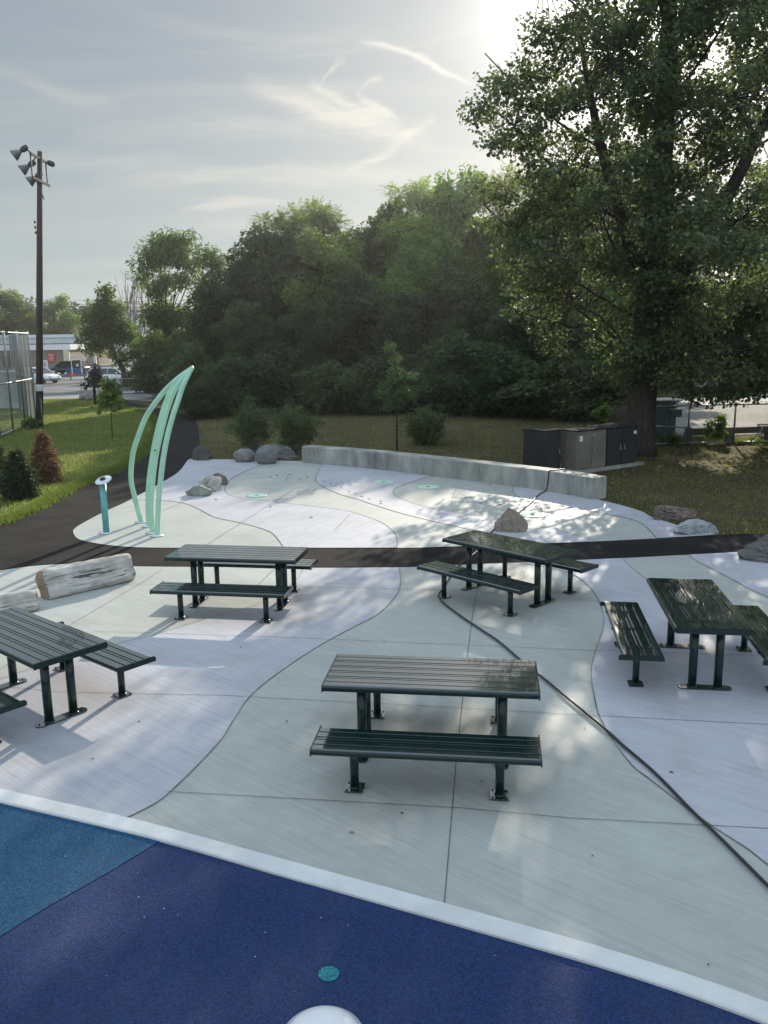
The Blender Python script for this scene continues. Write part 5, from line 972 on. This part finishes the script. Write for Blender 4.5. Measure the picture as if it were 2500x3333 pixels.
# ---- understorey: shrubs at the foot of the wood
lo = [(0, 0, .9, 1.3, 1.1, .9), (.8, .1, 1.5, .8, .8, .7), (-.7, 0, 1.6, .9, .8, .8), (.1, 0, 2.2, .8, .7, .6)]
sh = None
SP = [(455, 868, 44, 1.0), (500, 872, 44, 1.2), (545, 870, 45, 1.35), (600, 872, 45, 1.2), (665, 872, 45, 1.35), (720, 880, 44, 1.15), (775, 880, 44, 1.3), (805, 886, 43, 1.0), (960, 880, 43, 1.3), (1005, 884, 42, 1.35), (1060, 884, 42, 1.3), (1110, 886, 41, 1.2), (1175, 886, 40, 1.35), (1235, 888, 39, 1.2), (1285, 892, 38, 1.1), (415, 862, 50, 1.2), (375, 850, 58, 1.4), (335, 846, 66, 1.3), (300, 846, 70, .9), (430, 872, 42, .7), (880, 884, 44, 1.2), (835, 888, 44, 1.1)]
for i, (px, py, Y, s_) in enumerate(SP):
    q = at(px, py, Y)
    if sh is None: sh = tree('undergrowth_shrub', 'dark leafy shrub at the foot of the wood', 'shrub', (q[0], Y), [(0, 0, 0), (0, 0, .6), (0, 0, 1.2)], [.06, .05, .03], lo, 60, (.35, .6), 6000, .15, 'dense', 71, group='dark shrubs at the foot of the wood', twigs=False, r_limb=.03, crown='foliage', trunk='stem', lshell=.5); t = sh
    else: t = copy_tree(sh)
    t.location = (q[0], Y, 0); t.rotation_euler = (0, 0, i * 1.37); t.scale = (s_ * 1.1, s_ * 1.1, s_ * (.55, .9, .7, 1.05, .5, .8)[i % 6])
# two multi-stem shrubs behind the trio of boulders and the one by the sapling
def stems(label, px, base, top, w, seed, lm, n=3400, sz=.085, bare=.35):
    q = G(px, base); hh_ = at(px, top, q[1])[2]; ww = w / 2 * q[1] / 1856; g_ = np.random.default_rng(seed); t = thing('vase_shrub', label, 'shrub', (q[0], q[1], 0)); mb = MB(); cl = []; 
    for i in range(26):
        a = g_.uniform(0, 2 * PI); r = ww * math.sqrt(g_.uniform(.02, 1)); e_ = np.array([r * math.cos(a), r * math.sin(a), hh_ * g_.uniform(.72, 1) * (1 - .22 * (r / ww) ** 2)]); pts = bend((e_[0] * .12, e_[1] * .12, 0), e_, 0, g_, 5, .06, 0); mb.tube(pts, list(np.linspace(.014, .005, 6)), 5, False)
        for f_ in g_.uniform(bare, 1, 7): k = f_ * 5; i0 = min(int(k), 4); p = np.array(pts[i0]) * (1 - k + i0) + np.array(pts[i0 + 1]) * (k - i0); e2 = p + g_.normal(0, .16, 3); cl.append(e2); mb.tube([tuple(p), tuple(e2)], [.006, .003], 4, False)
    mb.build('stem', M_['twig'], t); V, Fc = leaf_mesh(cl, np.full(len(cl), .17), n, sz, seed, .4, .9); np_obj('foliage', V, Fc, M_[lm], t); return t
stems('thin vase-shaped shrub behind the trio of boulders, further from the seat wall', 548, 972, 866, 82, 81, 'shrub')
stems('fuller vase-shaped shrub behind the boulders beside the end of the seat wall', 640, 978, 866, 98, 82, 'shrub', 4200)
stems('round leafy shrub right of the thin sapling behind the seat wall', 922, 958, 878, 100, 83, 'shrub', 5200, .1, .1)
q = G(857, 975); hh_ = at(857, 725, q[1])[2]; z = lambda py: at(857, py, q[1])[2]
tree('sapling_tree', 'slender young tree with pointed leader behind the seat wall', 'tree', q, [(0, 0, 0), (.02, 0, 1.2), (.02, 0, z(800)), (-.22, 0, hh_)], [.035, .03, .02, .006], [(.0, 0, z(840), .62, .6, .5), (.15, 0, z(812), .5, .5, .35), (-.25, 0, z(862), .45, .4, .3), (.3, 0, z(858), .42, .4, .3), (-.1, 0, z(775), .2, .2, .3), (-.2, 0, z(745), .12, .12, .3)], 60, (.13, .26), 3400, .11, 'shrub', 91, start=.3, r_limb=.02, aspect=.3)
q = G(243, 945); z = lambda py: at(243, py, q[1])[2]
tree('sapling_tree', 'small pale green sapling on the left lawn beside the path', 'tree', q, [(0, 0, 0), (.02, 0, 1.0), (0, 0, z(812))], [.022, .02, .008], [(0, 0, z(858), .42, .4, .28), (.1, 0, z(838), .3, .3, .25), (-.22, 0, z(872), .3, .3, .2), (.28, 0, z(870), .35, .3, .2), (.0, 0, z(818), .16, .16, .2)], 34, (.12, .2), 420, .26, 'sap', 92, start=.5, r_limb=.012, aspect=.36)
q = G(206, 872); z = lambda py: at(206, py, q[1])[2]
tree('sapling_tree', 'dark purple-leaved young tree on the far verge', 'tree', q, [(0, 0, 0), (0, 0, 1.6), (0, 0, z(800))], [.10, .09, .04], [(0, 0, z(803), .45, .45, .5), (-.1, 0, z(828), .7, .6, .35), (.1, 0, z(815), .5, .5, .4)], 26, (.2, .35), 420, .2, 'darkl', 93, start=.5, r_limb=.03)
# conifer shrubs on the left
def conifer(label, px, base, top, w, seed, lm, n=9000, sz=.11):
    q = G(px, base); hh_ = at(px, top, q[1])[2]; ww = w / 2 * q[1] / 1856; g_ = np.random.default_rng(seed); t = thing('juniper_shrub', label, 'shrub', (q[0], q[1], 0)); mb = MB(); cl = []; rd = []
    mb.tube([(0, 0, 0), (0, 0, hh_ * .8)], [.05, .015], 6)
    for i in range(120):
        f_ = g_.uniform(.03, 1); a = g_.uniform(0, 2 * PI); r = ww * (.45 + .8 * math.sin(PI * min(1, .12 + f_ * .85))) * .75 * math.sqrt(g_.uniform(.1, 1)); r *= (1 - f_ ** 3 * .75); p = np.array([r * math.cos(a), r * math.sin(a), hh_ * f_ * .93]); cl.append(p); rd.append(.10 + .12 * (1 - f_)); mb.tube([(p[0] * .1, p[1] * .1, max(0, p[2] - .35)), tuple(p)], [.012, .004], 4, False)
    mb.build('stem', M_['twig'], t); V, Fc = leaf_mesh(cl, rd, n, sz, seed, .9, 1.2, .14, .4); np_obj('foliage', V, Fc, M_[lm], t); return t
conifer('green upright juniper shrub left of the browned one', 44, 1075, 970, 68, 95, 'conif')
conifer('rust brown dying juniper shrub beside the green one', 100, 1040, 930, 52, 96, 'rust', 7000)
conifer('dark green juniper at the left edge of the picture', -10, 1050, 935, 66, 97, 'conif')
# weeds by the right-hand fence and under the pole
def weeds(label, px, base, top, w, seed, lm, n): 
    q = G(px, base); hh_ = at(px, top, q[1])[2]; ww = w / 2 * q[1] / 1856; return tree('leafy_weed', label, 'plant', q, [(0, 0, 0), (.02, 0, hh_ * .6)], [.012, .006], [(0, 0, hh_ * .55, ww, ww * .8, hh_ * .35), (ww * .3, 0, hh_ * .8, ww * .5, ww * .5, hh_ * .2)], 26, (.08, .18), n, .10, lm, seed, start=.2, r_limb=.01, crown='foliage', trunk='stem')
weeds('leafy weed growing up the car park fence', 1545, 957, 893, 50, 101, 'mid', 700)
weeds('sunlit weed at the maple\'s foot beside the metal shed', 1408, 958, 922, 20, 102, 'sap', 260)
weeds('low weeds growing under the metal shed', 1448, 960, 938, 40, 103, 'mid', 400)
weeds('sunlit bush left of the wooden picket fence', 1300, 925, 868, 40, 104, 'sap', 600)
weeds('weeds at the foot of the wooden light pole', 66, 925, 900, 40, 105, 'sap', 500)
# ------------------------------------------------------------------ the evening air
hm = bpy.data.materials.new('evening_air'); hm.use_nodes = True; q = NB(hm.node_tree); hm.node_tree.nodes.remove(hm.node_tree.nodes['Principled BSDF'])
pv = q.new('ShaderNodeVolumePrincipled'); pv.inputs['Color'].default_value = (.95, .97, 1, 1); pv.inputs['Density'].default_value = .0005; pv.inputs['Anisotropy'].default_value = .72
q.l.new(pv.outputs[0], hm.node_tree.nodes['Material Output'].inputs['Volume'])
o = MB().box((0, 740, 12), (1900, 1680, 28)).build('haze', hm); o['kind'] = 'stuff'
